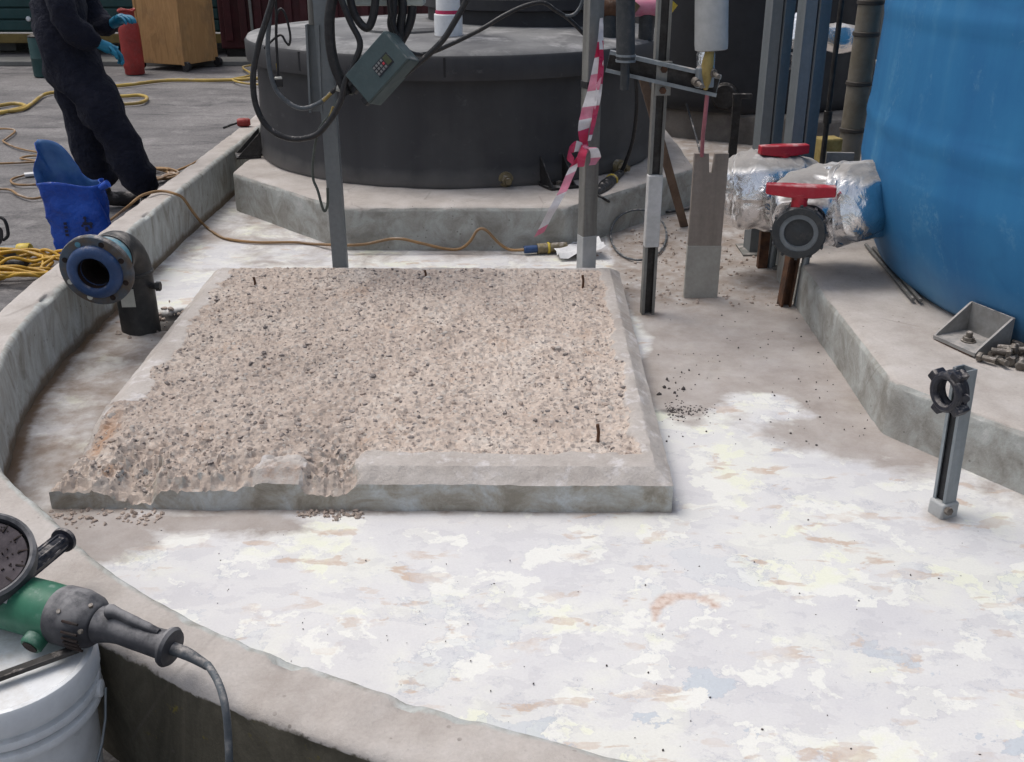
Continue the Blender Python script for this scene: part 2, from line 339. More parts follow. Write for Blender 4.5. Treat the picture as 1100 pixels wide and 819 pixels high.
# ------------------------------------------------------------------ mesh helpers
ORG = {}
def frame(axis):
    a = Vector(axis).normalized(); h = Vector((0, 0, 1)) if abs(a.z) < .95 else Vector((1, 0, 0))
    x = h.cross(a).normalized(); return x, a.cross(x), a
def spline(pts, n=8, closed=False):
    p = [Vector(q) for q in pts]; out = []
    N = len(p); rng = N if closed else N - 1
    for i in range(rng):
        if closed: a, b, c, d = p[i - 1], p[i], p[(i + 1) % N], p[(i + 2) % N]
        else: a, b, c, d = p[max(i - 1, 0)], p[i], p[i + 1], p[min(i + 2, N - 1)]
        for k in range(n):
            t = k / n
            out.append(.5 * ((2 * b) + (c - a) * t + (2 * a - 5 * b + 4 * c - d) * t * t + (3 * b - a - 3 * c + d) * t ** 3))
    if not closed: out.append(p[-1])
    return out
class MB:
    def __init__(s): s.v = []; s.f = []; s.m = []
    def add(s, vs, fs, mi=0):
        o = len(s.v); s.v += [Vector(q) for q in vs]; s.f += [tuple(o + i for i in f) for f in fs]; s.m += [mi] * len(fs); return s
    def box(s, c, size, rot=None, mi=0):
        c = Vector(c); h = [k / 2 for k in size]; r = rot or Matrix.Identity(3)
        vs = [c + r @ Vector((x * h[0], y * h[1], z * h[2])) for x in (-1, 1) for y in (-1, 1) for z in (-1, 1)]
        return s.add(vs, [(0, 1, 3, 2), (4, 6, 7, 5), (0, 4, 5, 1), (2, 3, 7, 6), (0, 2, 6, 4), (1, 5, 7, 3)], mi)
    def lathe(s, prof, org, axis=(0, 0, 1), n=32, mi=0, caps=True):
        x, y, a = frame(axis); org = Vector(org); vs = []; fs = []
        for r, h in prof:
            for k in range(n):
                t = 2 * PI * k / n; vs.append(org + a * h + (x * math.cos(t) + y * math.sin(t)) * max(r, 1e-5))
        for i in range(len(prof) - 1):
            for k in range(n):
                k2 = (k + 1) % n; fs.append((i * n + k, i * n + k2, (i + 1) * n + k2, (i + 1) * n + k))
        if caps:
            fs.append(tuple(range(n))[::-1]); L = (len(prof) - 1) * n; fs.append(tuple(L + k for k in range(n)))
        return s.add(vs, fs, mi)
    def cyl(s, p0, p1, r0, r1=None, n=20, mi=0):
        p0 = Vector(p0); p1 = Vector(p1); return s.lathe([(r0, 0), (r0 if r1 is None else r1, (p1 - p0).length)], p0, p1 - p0, n, mi)
    def tube(s, pts, r, n=8, mi=0, closed=False):
        pts = [Vector(q) for q in pts]; N = len(pts); vs = []; fs = []
        x = None
        for i, q in enumerate(pts):
            t = (pts[(i + 1) % N] - pts[i - 1]) if closed else (pts[min(i + 1, N - 1)] - pts[max(i - 1, 0)])
            if t.length < 1e-7: t = Vector((0, 0, 1))
            t.normalize()
            if x is None: x = frame(t)[0]
            x = (x - t * x.dot(t)).normalized(); y = t.cross(x)
            rr = r[i] if isinstance(r, (list, tuple)) else r
            for k in range(n):
                a = 2 * PI * k / n; vs.append(q + (x * math.cos(a) + y * math.sin(a)) * rr)
        for i in range(N if closed else N - 1):
            j = (i + 1) % N
            for k in range(n):
                k2 = (k + 1) % n; fs.append((i * n + k, i * n + k2, j * n + k2, j * n + k))
        if not closed: fs.append(tuple(range(n))[::-1]); fs.append(tuple((N - 1) * n + k for k in range(n)))
        return s.add(vs, fs, mi)
    def prism(s, poly, z0, z1, mi=0):
        n = len(poly)
        vs = [Vector((x, y, z0)) for x, y in poly] + [Vector((x, y, z1)) for x, y in poly]
        return s.add(vs, [tuple(range(n))[::-1], tuple(range(n, 2 * n))] + [(i, (i + 1) % n, n + (i + 1) % n, n + i) for i in range(n)], mi)
    def extrude(s, sec, p0, p1, xdir, mi=0):          # 2-D section swept straight from p0 to p1
        p0 = Vector(p0); p1 = Vector(p1); a = (p1 - p0).normalized(); x = Vector(xdir); x = (x - a * x.dot(a)).normalized(); y = a.cross(x); n = len(sec)
        vs = [p + x * u + y * w for p in (p0, p1) for u, w in sec]
        return s.add(vs, [tuple(range(n))[::-1], tuple(range(n, 2 * n))] + [(i, (i + 1) % n, n + (i + 1) % n, n + i) for i in range(n)], mi)
    def build(s, name, mats, parent=None, smooth=40, bevel=0, loc=None, tri=False, keep=False):
        mats = mats if isinstance(mats, (list, tuple)) else [mats]
        if parent is not None: org = ORG[parent.name]
        elif loc is not None: org = Vector(loc)
        else:
            xs = [q.x for q in s.v]; ys = [q.y for q in s.v]
            org = Vector(((min(xs) + max(xs)) / 2, (min(ys) + max(ys)) / 2, min(q.z for q in s.v)))
        me = bpy.data.meshes.new(name)
        me.from_pydata([tuple(q - org) for q in s.v], [], s.f)
        for m in mats: me.materials.append(m)
        me.polygons.foreach_set('material_index', s.m)
        if not keep:
            bm = bmesh.new(); bm.from_mesh(me); bmesh.ops.recalc_face_normals(bm, faces=bm.faces)
            if tri: bmesh.ops.triangulate(bm, faces=bm.faces)
            bm.to_mesh(me); bm.free()
        if smooth:
            me.polygons.foreach_set('use_smooth', [True] * len(me.polygons)); me.set_sharp_from_angle(angle=R(smooth))
        me.update()
        o = bpy.data.objects.new(name, me); COL.objects.link(o)
        if parent is not None: o.parent = parent; ORG[o.name] = org
        else: o.location = org; ORG[o.name] = org
        if bevel:
            b = o.modifiers.new('bevel', 'BEVEL'); b.width = bevel; b.segments = 2; b.limit_method = 'ANGLE'; b.angle_limit = R(35)
        return o
def thing(name, label, cat, loc, group=None):
    o = bpy.data.objects.new(name, None); COL.objects.link(o); o.location = loc; o.empty_display_size = .05
    ORG[o.name] = Vector(loc); tag(o, label, cat, group); return o
def tag(o, label=None, cat=None, group=None, kind=None):
    if label: o['label'] = label
    if cat: o['category'] = cat
    if group: o['group'] = group
    if kind: o['kind'] = kind
    return o
def PX(u, v, X):
    x, f, d = _ray(u, v); t = X / x
    return Vector((X, f * t, CH + d * t))
def rotz(a): return Matrix.Rotation(a, 3, 'Z')
def setattrs(o, **kw):
    for k, v in kw.items():
        a = o.data.attributes.new(k, 'FLOAT', 'POINT'); a.data.foreach_set('value', np.asarray(v, dtype=np.float32).ravel())
def fastgrid(X, Y, Z, keepcell=None):
    ny, nx = X.shape
    idx = np.arange(nx * ny).reshape(ny, nx)
    f = np.stack([idx[:-1, :-1], idx[:-1, 1:], idx[1:, 1:], idx[1:, :-1]], -1).reshape(-1, 4)
    if keepcell is not None: f = f[keepcell.ravel()]
    return np.stack([X, Y, Z], -1).reshape(-1, 3), f
def meshobj(name, V, F, m, parent=None, smooth=True):
    me = bpy.data.meshes.new(name)
    me.vertices.add(len(V)); me.vertices.foreach_set('co', np.asarray(V, dtype=np.float32).ravel())
    n = F.shape[1]
    me.loops.add(F.size); me.loops.foreach_set('vertex_index', F.ravel().astype(np.int32))
    me.polygons.add(len(F)); me.polygons.foreach_set('loop_start', np.arange(0, F.size, n, dtype=np.int32))
    me.update(calc_edges=True); me.validate()
    me.polygons.foreach_set('use_smooth', [smooth] * len(me.polygons))
    me.materials.append(m)
    o = bpy.data.objects.new(name, me); COL.objects.link(o)
    if parent: o.parent = parent; ORG[o.name] = ORG[parent.name]
    else: ORG[o.name] = Vector((0, 0, 0))
    return o

# ------------------------------------------------------------------ the setting
def build_ground():
    xs = np.concatenate([[-400, -120, -40, -20], np.arange(-12, 12.1, .25), [20, 40, 120, 400]])
    ys = np.concatenate([[-400, -120, -40, -15], np.arange(-4, 18.1, .25), [30, 60, 150, 400]])
    X, Y = np.meshgrid(xs, ys)
    near = np.exp(-((X / 14) ** 2 + ((Y - 7) / 14) ** 2))
    Z = G - .02 * fbm(X, Y, .9, 3, 5) * near
    V, F = fastgrid(X, Y, Z)
    tag(meshobj('yard_ground', V, F, M['asphalt']), kind='structure')
build_ground()

INNER = [(-1.75, 10.8), (-1.752, 9.0), (-1.752, 7.0), (-1.754, 5.4), (-1.75, 4.4), (-1.74, 3.7), (-1.70, 3.3), (-1.615, 2.96), (-1.50, 2.62), (-1.336, 2.355), (-1.11, 2.115), (-.91, 1.91), (-.703, 1.745), (-.48, 1.61), (-.258, 1.50), (.0, 1.392), (.234, 1.305), (.8, 1.15), (1.6, 1.02), (2.6, .95), (4.4, .95), (5.2, 1.2), (5.55, 1.9), (5.6, 3.0), (5.6, 6), (5.6, 10.2), (5.2, 10.9), (0, 11.0), (-1.5, 11.0)]
def build_kerb():
    ctrl = spline([(x, y, 0) for x, y in INNER], 16, True)
    seg = [0]
    for i in range(1, len(ctrl) + 1): seg.append(seg[-1] + (ctrl[i % len(ctrl)] - ctrl[i - 1]).length)
    pts = []
    i = 0; s = 0.0; L = seg[-1]
    while s < L - .008:
        while seg[i + 1] < s: i += 1
        t = (s - seg[i]) / max(1e-6, seg[i + 1] - seg[i]); a = ctrl[i]; b = ctrl[(i + 1) % len(ctrl)]
        q = a.lerp(b, t); pts.append(q)
        near = q.y < 7.3 and q.x < 2.6
        s += .018 if near else .12
    N = len(pts); pt = np.array([(q.x, q.y) for q in pts])
    tan = np.roll(pt, -1, 0) - np.roll(pt, 1, 0); tan /= np.linalg.norm(tan, axis=1)[:, None]
    nrm = np.stack([tan[:, 1], -tan[:, 0]], 1)
    # path runs down the left side then to the right: the outside lies on its right-hand side
    h, w = .27, .15
    prof = [(0, z, 0.) for z in np.linspace(-.02, h - .022, 11)]
    prof += [(.022 * (1 - math.cos(a)), h - .022 + .022 * math.sin(a), .5 * a / (PI / 2)) for a in np.linspace(.3, PI / 2, 4)]
    prof += [(x, h, 1.) for x in np.linspace(.035, w - .045, 6)]
    prof += [(w - .03 + .03 * math.sin(a), h - .03 + .03 * math.cos(a), 1. + .55 * a / (PI / 2)) for a in np.linspace(.0, PI / 2, 5)]
    prof += [(w, z, 2.) for z in np.linspace(h - .05, G - .03, 12)]
    # the ring is closed underneath by the floor and the ground
    K = len(prof)
    O = np.array([p[0] for p in prof]); Zp = np.array([p[1] for p in prof]); A = np.array([p[2] for p in prof])
    arc = np.cumsum(np.r_[0, np.linalg.norm(np.diff(pt, axis=0), axis=1)])
    S, OO = np.meshgrid(arc, np.cumsum(np.r_[0, np.hypot(np.diff(O), np.diff(Zp))]), indexing='ij')
    d1 = (fbm(S, OO, 2.0, 3, 21) - .5) * .016 + (fbm(S, OO, 14, 4, 33) - .5) * .010
    chipm = sstep(.66, .8, fbm(S, OO, 7, 3, 44)) * .012
    edge = np.exp(-((A - .5) / .3) ** 2) + np.exp(-((A - 1.4) / .3) ** 2)
    off = O[None, :] + np.where(A < .5, 1, np.where(A > 1.5, -1, 0))[None, :] * (-d1) + np.where(A[None, :] < .8, 1, -1) * chipm * edge
    zz = Zp[None, :] + np.where((A >= .5) & (A <= 1.5), 1, 0)[None, :] * d1 - chipm * edge
    X = pt[:, 0][:, None] + nrm[:, 0][:, None] * off; Yy = pt[:, 1][:, None] + nrm[:, 1][:, None] * off
    V = np.stack([X, Yy, zz], -1).reshape(-1, 3)
    idx = np.arange(N * K).reshape(N, K); nx = np.roll(idx, -1, 0)
    F = np.stack([idx[:, :-1], nx[:, :-1], nx[:, 1:], idx[:, 1:]], -1).reshape(-1, 4)
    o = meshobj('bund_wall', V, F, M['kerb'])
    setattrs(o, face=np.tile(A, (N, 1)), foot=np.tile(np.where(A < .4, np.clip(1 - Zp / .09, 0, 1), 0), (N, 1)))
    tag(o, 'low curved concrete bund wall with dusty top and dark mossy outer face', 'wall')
    return pt, nrm
KP, KN = build_kerb()
def inside(px, py, poly):
    r = np.zeros(px.shape, bool); n = len(poly)
    for i in range(n):
        x0, y0 = poly[i]; x1, y1 = poly[i - 1]
        if y0 == y1: continue
        c = ((y0 > py) != (y1 > py)) & (px < (x1 - x0) * (py - y0) / (y1 - y0) + x0); r ^= c
    return r
HOLE = (-1.462, 4.12)
SL = dict(FL=(-1.335, 2.565), FR=(.462, 2.55), BR=(.495, 4.53), BL=(-1.375, 4.53))
def build_floor():
    xs = np.concatenate([np.arange(-1.9, 2.0, .0125), np.arange(2.0, 5.8, .06)])
    ys = np.concatenate([np.arange(.9, 5.2, .0125), np.arange(5.2, 11.2, .05)])
    X, Y = np.meshgrid(xs, ys)
    poly = KP + KN * .04
    poly = poly[::3]
    cx = (X[:-1, :-1] + X[1:, 1:]) / 2; cy = (Y[:-1, :-1] + Y[1:, 1:]) / 2
    keep = inside(cx, cy, poly)
    Z = (fbm(X, Y, 1.1, 3, 3) - .5) * .012
    # attributes
    n = fbm(X, Y, 2.3, 4, 91) - .5
    dust = sstep(2.75, 3.45, Y + .5 * (X - .9) + n * .9) * sstep(.40, .62, X + n * .2) * (1 - .0 * X)
    dust = np.maximum(dust, .75 * sstep(.62, 1.1, X) * sstep(2.55, 3.0, Y - .25 * np.clip(1.25 - X, -1, 1) + n * .6) * .9)
    dust = np.maximum(dust, .45 * sstep(.9, 1.7, X + n * .5) * sstep(1.5, 2.6, Y))  # fall-off in brightness towards the right, painted through the dust mask
    dust = np.maximum(dust, .42 * sstep(4.3, 5.2, Y) * (X < .5))
    dust = np.maximum(dust, .72 * np.exp(-((Y - 2.50) / .10) ** 2) * (X < .5) * sstep(-.2, -.9, X))
    dust = np.maximum(dust, .95 * np.exp(-(((X + 1.18) / .22) ** 2 + ((Y - 2.42) / .16) ** 2)))
    pale = np.exp(-(((X - .84) / .16) ** 2 + ((Y - 3.3) / .16) ** 2)); dust = dust - .75 * pale
    kd = np.full(X.shape, 9.)
    sel = (X < -.2) & (Y < 5)
    kp = KP[(KP[:, 0] < .2) & (KP[:, 1] < 7)][::2]
    xx = X[sel]; yy = Y[sel]; dd = np.full(xx.shape, 9.)
    for q in kp: dd = np.minimum(dd, (xx - q[0]) ** 2 + (yy - q[1]) ** 2)
    kd[sel] = np.sqrt(dd)
    left = sstep(-1.28, -1.36, X) * sstep(4.35, 4.1, Y) * sstep(2.3, 2.5, Y)
    brown = left * (.62 + .5 * n)
    for (bx, by, br_) in ((1.23, 2.53, .07), (.59, 4.2, .09), (.86, 4.42, .12), (1.235, 4.3, .12), (-.8, 4.58, .1), (.345, 4.57, .1)):
        brown = np.maximum(brown, .75 * np.exp(-((X - bx) ** 2 + (Y - by) ** 2) / br_ ** 2))
    sd_ = np.maximum(np.maximum(-1.36 - X, X - (.462 + .033 * (Y - 2.55) / 1.98)), np.maximum(2.555 - Y, Y - 4.53)); brown = np.maximum(brown, .62 * sstep(.045, .0, sd_) * (sd_ > -.1))
    brown = np.maximum(brown, .5 * sstep(.1, .02, kd) * (Y > 2.4) * (Y < 4.9))
    brown = np.maximum(brown, sstep(3.9, 5.0, Y + n * .9) * sstep(.47, .56, X) * .95)
    stain = np.where((Y > 2.35) & (Y < 4.4), sstep(.075, .0, kd) * 1.0, 0) + np.where(Y < 2.5, 0, .0)
    Z += left * (fbm(X, Y, 9, 4, 12) - .5) * .03 + np.clip(dust, 0, 1) * (fbm(X, Y, 30, 4, 15) - .5) * .008
    h = np.hypot((X - HOLE[0]) / 1.25, Y - HOLE[1]); hw = h + (fbm(X, Y, 16, 3, 8) - .5) * .09
    Z -= .048 * sstep(.16, .11, hw); dark = sstep(.175, .12, hw)
    dark = np.maximum(dark, .5 * np.exp(-(((X - .52) / .11) ** 2 + ((Y - 3.22) / .03) ** 2)))
    c = P(740, 662, 0); a = np.arctan2(Y - c.y, X - c.x); r = np.hypot(X - c.x, Y - c.y)
    mark = sstep(.026, .016, np.abs(r - .082) * (1 + .8 * np.abs(a - 2.1)) + (fbm(X, Y, 60, 3, 5) - .5) * .012) * ((a > .35) | (a < -2.6))
    near = sstep(2.25, 1.6, Y) * sstep(-.2, .3, X) + .25 * (Y < 2.5)
    V, F = fastgrid(X, Y, Z, keep)
    o = meshobj('bund_floor', V, F, M['floor'])
    setattrs(o, dust=dust, brown=brown, stain=stain, dark=dark, mark=mark, near=np.clip(near, 0, 1))
    tag(o, kind='structure')
build_floor()

# ------------------------------------------------------------------ the chipped slab
def slab_height(x, y):
    x = np.asarray(x, float); y = np.asarray(y, float)
    t = np.clip((y - 2.55) / 1.98, 0, 1)
    xl = -1.335 + (-1.375 + 1.335) * t; xr = .462 + .033 * t
    dl = x - xl; dr = xr - x; df = y - (2.565 - .015 * np.clip((x + 1.335) / 1.8, 0, 1)); db = 4.53 - y
    n = fbm(x, y, 6, 4, 61) - .5; n2 = fbm(x, y, 24, 4, 71) - .5; n3 = fbm(x, y, 60, 3, 81) - .5
    top = .122; n4_ = fbm(x, y, 105, 2, 87) - .5
    d = np.minimum(np.minimum(dr, df), np.minimum(dl, db))
    cham = .086 + .036 * np.clip((d + n2 * .012) / .05, 0, 1)
    # chipped field
    fr = np.where(x > -.46, .125, .015)
    chip = sstep(0, .03, df - fr + n * .06 + n2 * .05) * sstep(0, .03, dr - .075 + n * .05 + n2 * .05) * sstep(0, .04, db - .035 + n * .04)
    lw = np.where(y > 3.05, .105 - .02 * (y - 3), .02)
    chip = chip * sstep(0, .035, dl - lw + n * .09 + n2 * .06)
    z = np.minimum(cham, top) + n2 * .003
    n4 = fbm(x, y, 105, 2, 87) - .5
    rub = .108 + n * .016 + n2 * .012 + n3 * .016 + n4 * .012 + .010 * sstep(.3, .9, dr)
    z = z * (1 - chip) + rub * chip
    # broken front edge
    jx = x + n * .10 + n2 * .07
    def gap(a, b, s=.022): return sstep(a - s, a + s, jx) * sstep(b + s, b - s, jx)
    low = .03 * gap(-1.40, -1.17) + .065 * gap(-1.17, -1.04) + .024 * gap(-1.04, -.76) + .036 * gap(-.60, -.46)
    lowf = low * sstep(.30, .0, df + n * .16 + n2 * .08)
    z = z - lowf + (n3 * .022 + n4_ * .014) * sstep(.0, .03, lowf)
    chip = np.maximum(chip, sstep(.006, .022, lowf))
    lump = np.exp(-(((x + .68) / .085) ** 2 + ((y - 2.63) / .055) ** 2)); z = np.maximum(z, .118 * sstep(.12, .75, lump + n2 * .2) + n2 * .012)
    nk = .06 * sstep(.16, .0, dl) * np.exp(-((y - 2.80) / .12) ** 2); z = z - nk      # notch in the flank
    chip = np.clip(chip - sstep(.25, .5, lump), 0, 1)
    return np.maximum(z, .006), chip, dl, df
def build_slab():
    root = thing('concrete_slab', 'square raised concrete slab with chipped top and exposed aggregate', 'slab', (-.44, 3.54, 0))
    step = .007
    us = np.linspace(0, 1, int(1.84 / step)); vs = np.linspace(0, 1, int(1.97 / step))
    U, W = np.meshgrid(us, vs)
    FL, FR, BR, BL = [np.array(SL[k]) for k in ('FL', 'FR', 'BR', 'BL')]
    X = (FL[0] * (1 - U) + FR[0] * U) * (1 - W) + (BL[0] * (1 - U) + BR[0] * U) * W
    Y = (FL[1] * (1 - U) + FR[1] * U) * (1 - W) + (BL[1] * (1 - U) + BR[1] * U) * W
    Z, chip, dl, df = slab_height(X, Y)
    wob = (fbm(X, Y, 9, 4, 55) - .5) * .012
    ed = np.minimum(np.minimum(U, 1 - U) * 1.8, np.minimum(W, 1 - W) * 1.95) < .004
    Y = Y + np.where((W < .003), wob, 0); X = X + np.where((U > .997) | (U < .003), wob * .6, 0)
    ny, nx = X.shape
    V, F = fastgrid(X, Y, Z)
    # skirt
    ring = np.concatenate([np.arange(nx), np.arange(1, ny) * nx + nx - 1, (ny - 1) * nx + np.arange(nx - 2, -1, -1), np.arange(ny - 2, 0, -1) * nx])
    base = len(V); prev = ring; VV = [V]; FF = [F]
    for k, fr in enumerate((.7, .4, .0)):
        lv = V[ring].copy(); lv[:, 2] = lv[:, 2] * fr - (.012 if fr == 0 else 0)
        lv[:, :2] += ((fbm(lv[:, 0] * 3 + lv[:, 1] * 3, lv[:, 2] * 20, 9, 3, 7 + k) - .5) * .008)[:, None]
        cur = base + np.arange(len(ring)); VV.append(lv)
        FF.append(np.stack([prev, cur, np.roll(cur, -1), np.roll(prev, -1)], -1)); base += len(ring); prev = cur
    V = np.concatenate(VV); F = np.concatenate(FF)
    nn = len(V) - nx * ny
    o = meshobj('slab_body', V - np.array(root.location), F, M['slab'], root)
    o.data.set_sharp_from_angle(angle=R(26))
    shade = (sstep(.75, .2, U) * .8 * fbm(X, Y, 3, 4, 9))  # chipped top tinted darker towards the left
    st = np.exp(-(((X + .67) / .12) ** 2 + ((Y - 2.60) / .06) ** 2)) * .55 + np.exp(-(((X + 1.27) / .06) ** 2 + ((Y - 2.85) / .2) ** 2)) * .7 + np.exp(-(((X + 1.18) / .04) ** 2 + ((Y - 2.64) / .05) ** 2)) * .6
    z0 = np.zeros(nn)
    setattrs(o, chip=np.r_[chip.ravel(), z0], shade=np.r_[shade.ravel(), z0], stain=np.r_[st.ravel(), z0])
    # aggregate: stones bedded in the chipped top
    ico = bmesh.new(); bmesh.ops.create_icosphere(ico, subdivisions=1, radius=1); iv = np.array([v.co[:] for v in ico.verts]); ifc = np.array([[v.index for v in f.verts] for f in ico.faces]); ico.free()
    rng = np.random.default_rng(5); n = 13000
    sx = rng.uniform(-1.33, .42, n); sy = rng.uniform(2.60, 4.5, n)
    zz, cc, _, _ = slab_height(sx, sy)
    ok = (cc > .5) & (fbm(sx, sy, 5, 3, 2) + .25 * (sx < -.3) > rng.uniform(.2, .8, n))
    sx, sy, zz = sx[ok], sy[ok], zz[ok]; n = len(sx)
    rad = np.minimum(.0021 * np.exp(rng.exponential(.46, n)), .011)
    VV = []; FF = []; mi = []
    kinds = rng.choice([0, 0, 0, 1, 1, 2], n)
    for i in range(n):
        sc = rng.uniform(.6, 1.3, 3) * rad[i]; sc[2] *= .75
        v = iv * (1 + rng.uniform(-.34, .34, (len(iv), 1))) * sc
        a = rng.uniform(0, 2 * PI); c, s_ = math.cos(a), math.sin(a)
        v = np.stack([v[:, 0] * c - v[:, 1] * s_, v[:, 0] * s_ + v[:, 1] * c, v[:, 2]], -1) + (sx[i], sy[i], zz[i] + rad[i] * rng.uniform(-.55, .15))
        VV.append(v); FF.append(ifc + i * len(iv)); mi += [kinds[i]] * len(ifc)
    ag = meshobj('aggregate', np.concatenate(VV) - np.array(root.location), np.concatenate(FF), M['stone_dark'], root, False)
    ag.data.materials.append(M['stone_tan']); ag.data.materials.append(M['stone_pale']); ag.data.polygons.foreach_set('material_index', np.array(mi, dtype=np.int32))
    ag['kind'] = 'stuff'
    for u, v, hh in ((642, 474, .055), (274, 309, .045), (626, 308, .05), (457, 298, .03)):
        q = P(u, v, .112); b = MB()
        b.tube([q + Vector((0, 0, -.02)), q + Vector((.002, 0, hh * .5)), q + Vector((-.002, 0, hh))], [.006, .005, .0055], 8)
        b.build('steel_stub', M['rust'], root)
build_slab()

# ------------------------------------------------------------------ plinths and tanks
def plinth(name, poly, h, label, mat_='plinth'):
    # subdivided prism with worn edges
    b = bmesh.new()
    vs0 = [b.verts.new((x, y, -.01)) for x, y in poly]; f = b.faces.new(vs0)
    ext = bmesh.ops.extrude_face_region(b, geom=[f]); vv = [e for e in ext['geom'] if isinstance(e, bmesh.types.BMVert)]
    for v in vv: v.co.z = h
    bmesh.ops.recalc_face_normals(b, faces=b.faces)
    te = [e for e in b.edges if all(v.co.z > h - .01 for v in e.verts)] + [e for e in b.edges if abs(e.verts[0].co.z - e.verts[1].co.z) > .1]
    bmesh.ops.bevel(b, geom=te, offset=.024, segments=2, affect='EDGES', profile=.5)
    bmesh.ops.triangulate(b, faces=b.faces)
    for k in range(5):
        lim = .16 if k < 4 else .08
        es = [e for e in b.edges if e.calc_length() > lim]
        if es: bmesh.ops.subdivide_edges(b, edges=es, cuts=1, use_grid_fill=False)
        bmesh.ops.triangulate(b, faces=b.faces)
    P0 = np.array([v.co[:] for v in b.verts]); b.normal_update()
    nn = (fbm(P0[:, 0] + P0[:, 1], P0[:, 2] + P0[:, 0], 5, 4, 14) - .5) * .02
    for v, d in zip(b.verts, nn):
        if v.co.z > 0: v.co += v.normal * float(d)
    me = bpy.data.meshes.new(name); b.to_mesh(me); b.free(); me.materials.append(M[mat_])
    me.polygons.foreach_set('use_smooth', [True] * len(me.polygons)); me.set_sharp_from_angle(angle=R(50))
    o = bpy.data.objects.new(name, me); COL.objects.link(o)
    return tag(o, label, 'plinth')
plinth('tank_plinth', [(-.878, 5.16), (.277, 5.16), (1.10, 6.12), (1.10, 7.7), (.2, 8.45), (-.9, 8.45), (-1.643, 7.7), (-1.643, 5.98)], .23, 'eight sided grey concrete plinth under the wide black lidded tank')
plinth('tank_plinth', [(1.235, 3.05), (1.27, 4.7), (1.62, 5.55), (2.5, 5.95), (4.3, 5.95), (5.1, 5.1), (5.1, 3.0), (4.2, 1.95), (2.02, 1.95)], .2, 'many sided pale concrete plinth under the tall blue tank')
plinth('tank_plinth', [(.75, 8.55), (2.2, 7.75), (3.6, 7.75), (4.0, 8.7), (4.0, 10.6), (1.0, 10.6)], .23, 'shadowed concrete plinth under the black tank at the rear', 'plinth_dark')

TC = Vector((-.35, 6.82, .23))
def build_black_tank():
    t = thing('black_tank', 'wide black plastic tank with grey dusty lid on the low plinth', 'tank', TC)
    b = MB(); b.lathe([(1.27, 0.002), (1.285, .03), (1.27, .08), (1.255, .35), (1.25, .58)], TC, n=96); b.build('tank_body', M['black_tank'], t, 60)
    for k in range(5):
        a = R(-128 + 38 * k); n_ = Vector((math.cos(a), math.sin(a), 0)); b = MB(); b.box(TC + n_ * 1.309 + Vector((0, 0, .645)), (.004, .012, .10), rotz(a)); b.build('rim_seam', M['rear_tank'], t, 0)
    b = MB(); b.lathe([(1.255, .57), (1.305, .575), (1.31, .60), (1.31, .685), (1.30, .70)], TC, n=96, caps=False); b.build('rim', M['black_tank'], t, 40)
    b = MB(); b.lathe([(1.302, .695), (1.29, .712), (1.15, .728), (.8, .75), (0.01, .77)], TC, n=96); b.build('lid', M['lid_dust'], t, 60)
    c = TC + Vector((-.27, -.42, .735)); b = MB(); b.lathe([(.25, 0), (.255, .03), (.24, .045), (0.01, .05)], c, n=40); b.build('hatch', M['lid_dust'], t)
    c = TC + Vector((.42, .32, .74)); b = MB(); b.lathe([(.62, 0), (.62, .10), (.66, .11), (.66, .17), (.60, .18), (.60, .5), (.0, .53)], c, n=64); b.build('neck', M['black_tank'], t)
    for k in range(14):          # hold-down feet round the bottom
        pass
    for u, v in ((543, 193), (665, 180)):
        q = Q(u, v, 5.6); d = Vector((q.x - TC.x, 0, 0)); y = TC.y - math.sqrt(1.268 ** 2 - d.x ** 2); q = Q(u, v, y); n = Vector((q.x - TC.x, q.y - TC.y, 0)).normalized()
        b = MB(); b.lathe([(.042, -.02), (.042, .012), (.034, .014)], q, n, 20); b.lathe([(.030, .012), (.030, .045), (.026, .05)], q, n, 6); b.lathe([(.017, .05), (.017, .07)], q, n, 12)
        b.build('drain_plug', M['brass'], t, 30)
    for u, v in ((588, 196), (276, 168)):
        q = P(u, v, .23); d = (q - TC); d.z = 0; n = d.normalized(); tt = Vector((-n.y, n.x, 0)); q = TC + n * 1.36
        rot = Matrix((tt, n, Vector((0, 0, 1)))).transposed()
        b = MB(); b.box(q + Vector((0, 0, .006)), (.17, .15, .012), rot)
        for s in (-1, 1):
            o = q + tt * s * .07
            b.add([o + tt * e + p for e in (-.004, .004) for p in (n * -.085 + Vector((0, 0, .012)), n * .065 + Vector((0, 0, .012)), n * -.085 + Vector((0, 0, .16)))], [(0, 2, 1), (3, 4, 5), (0, 1, 4, 3), (1, 2, 5, 4), (2, 0, 3, 5)])
        k = b.build('hold_down_bracket', M['steel_dark'], t, 30)
        b = MB(); b.lathe([(.016, .012), (.016, .03)], q, n=6); b.build('bolt', M['bolt_steel'], k, 30)
    return t
build_black_tank()

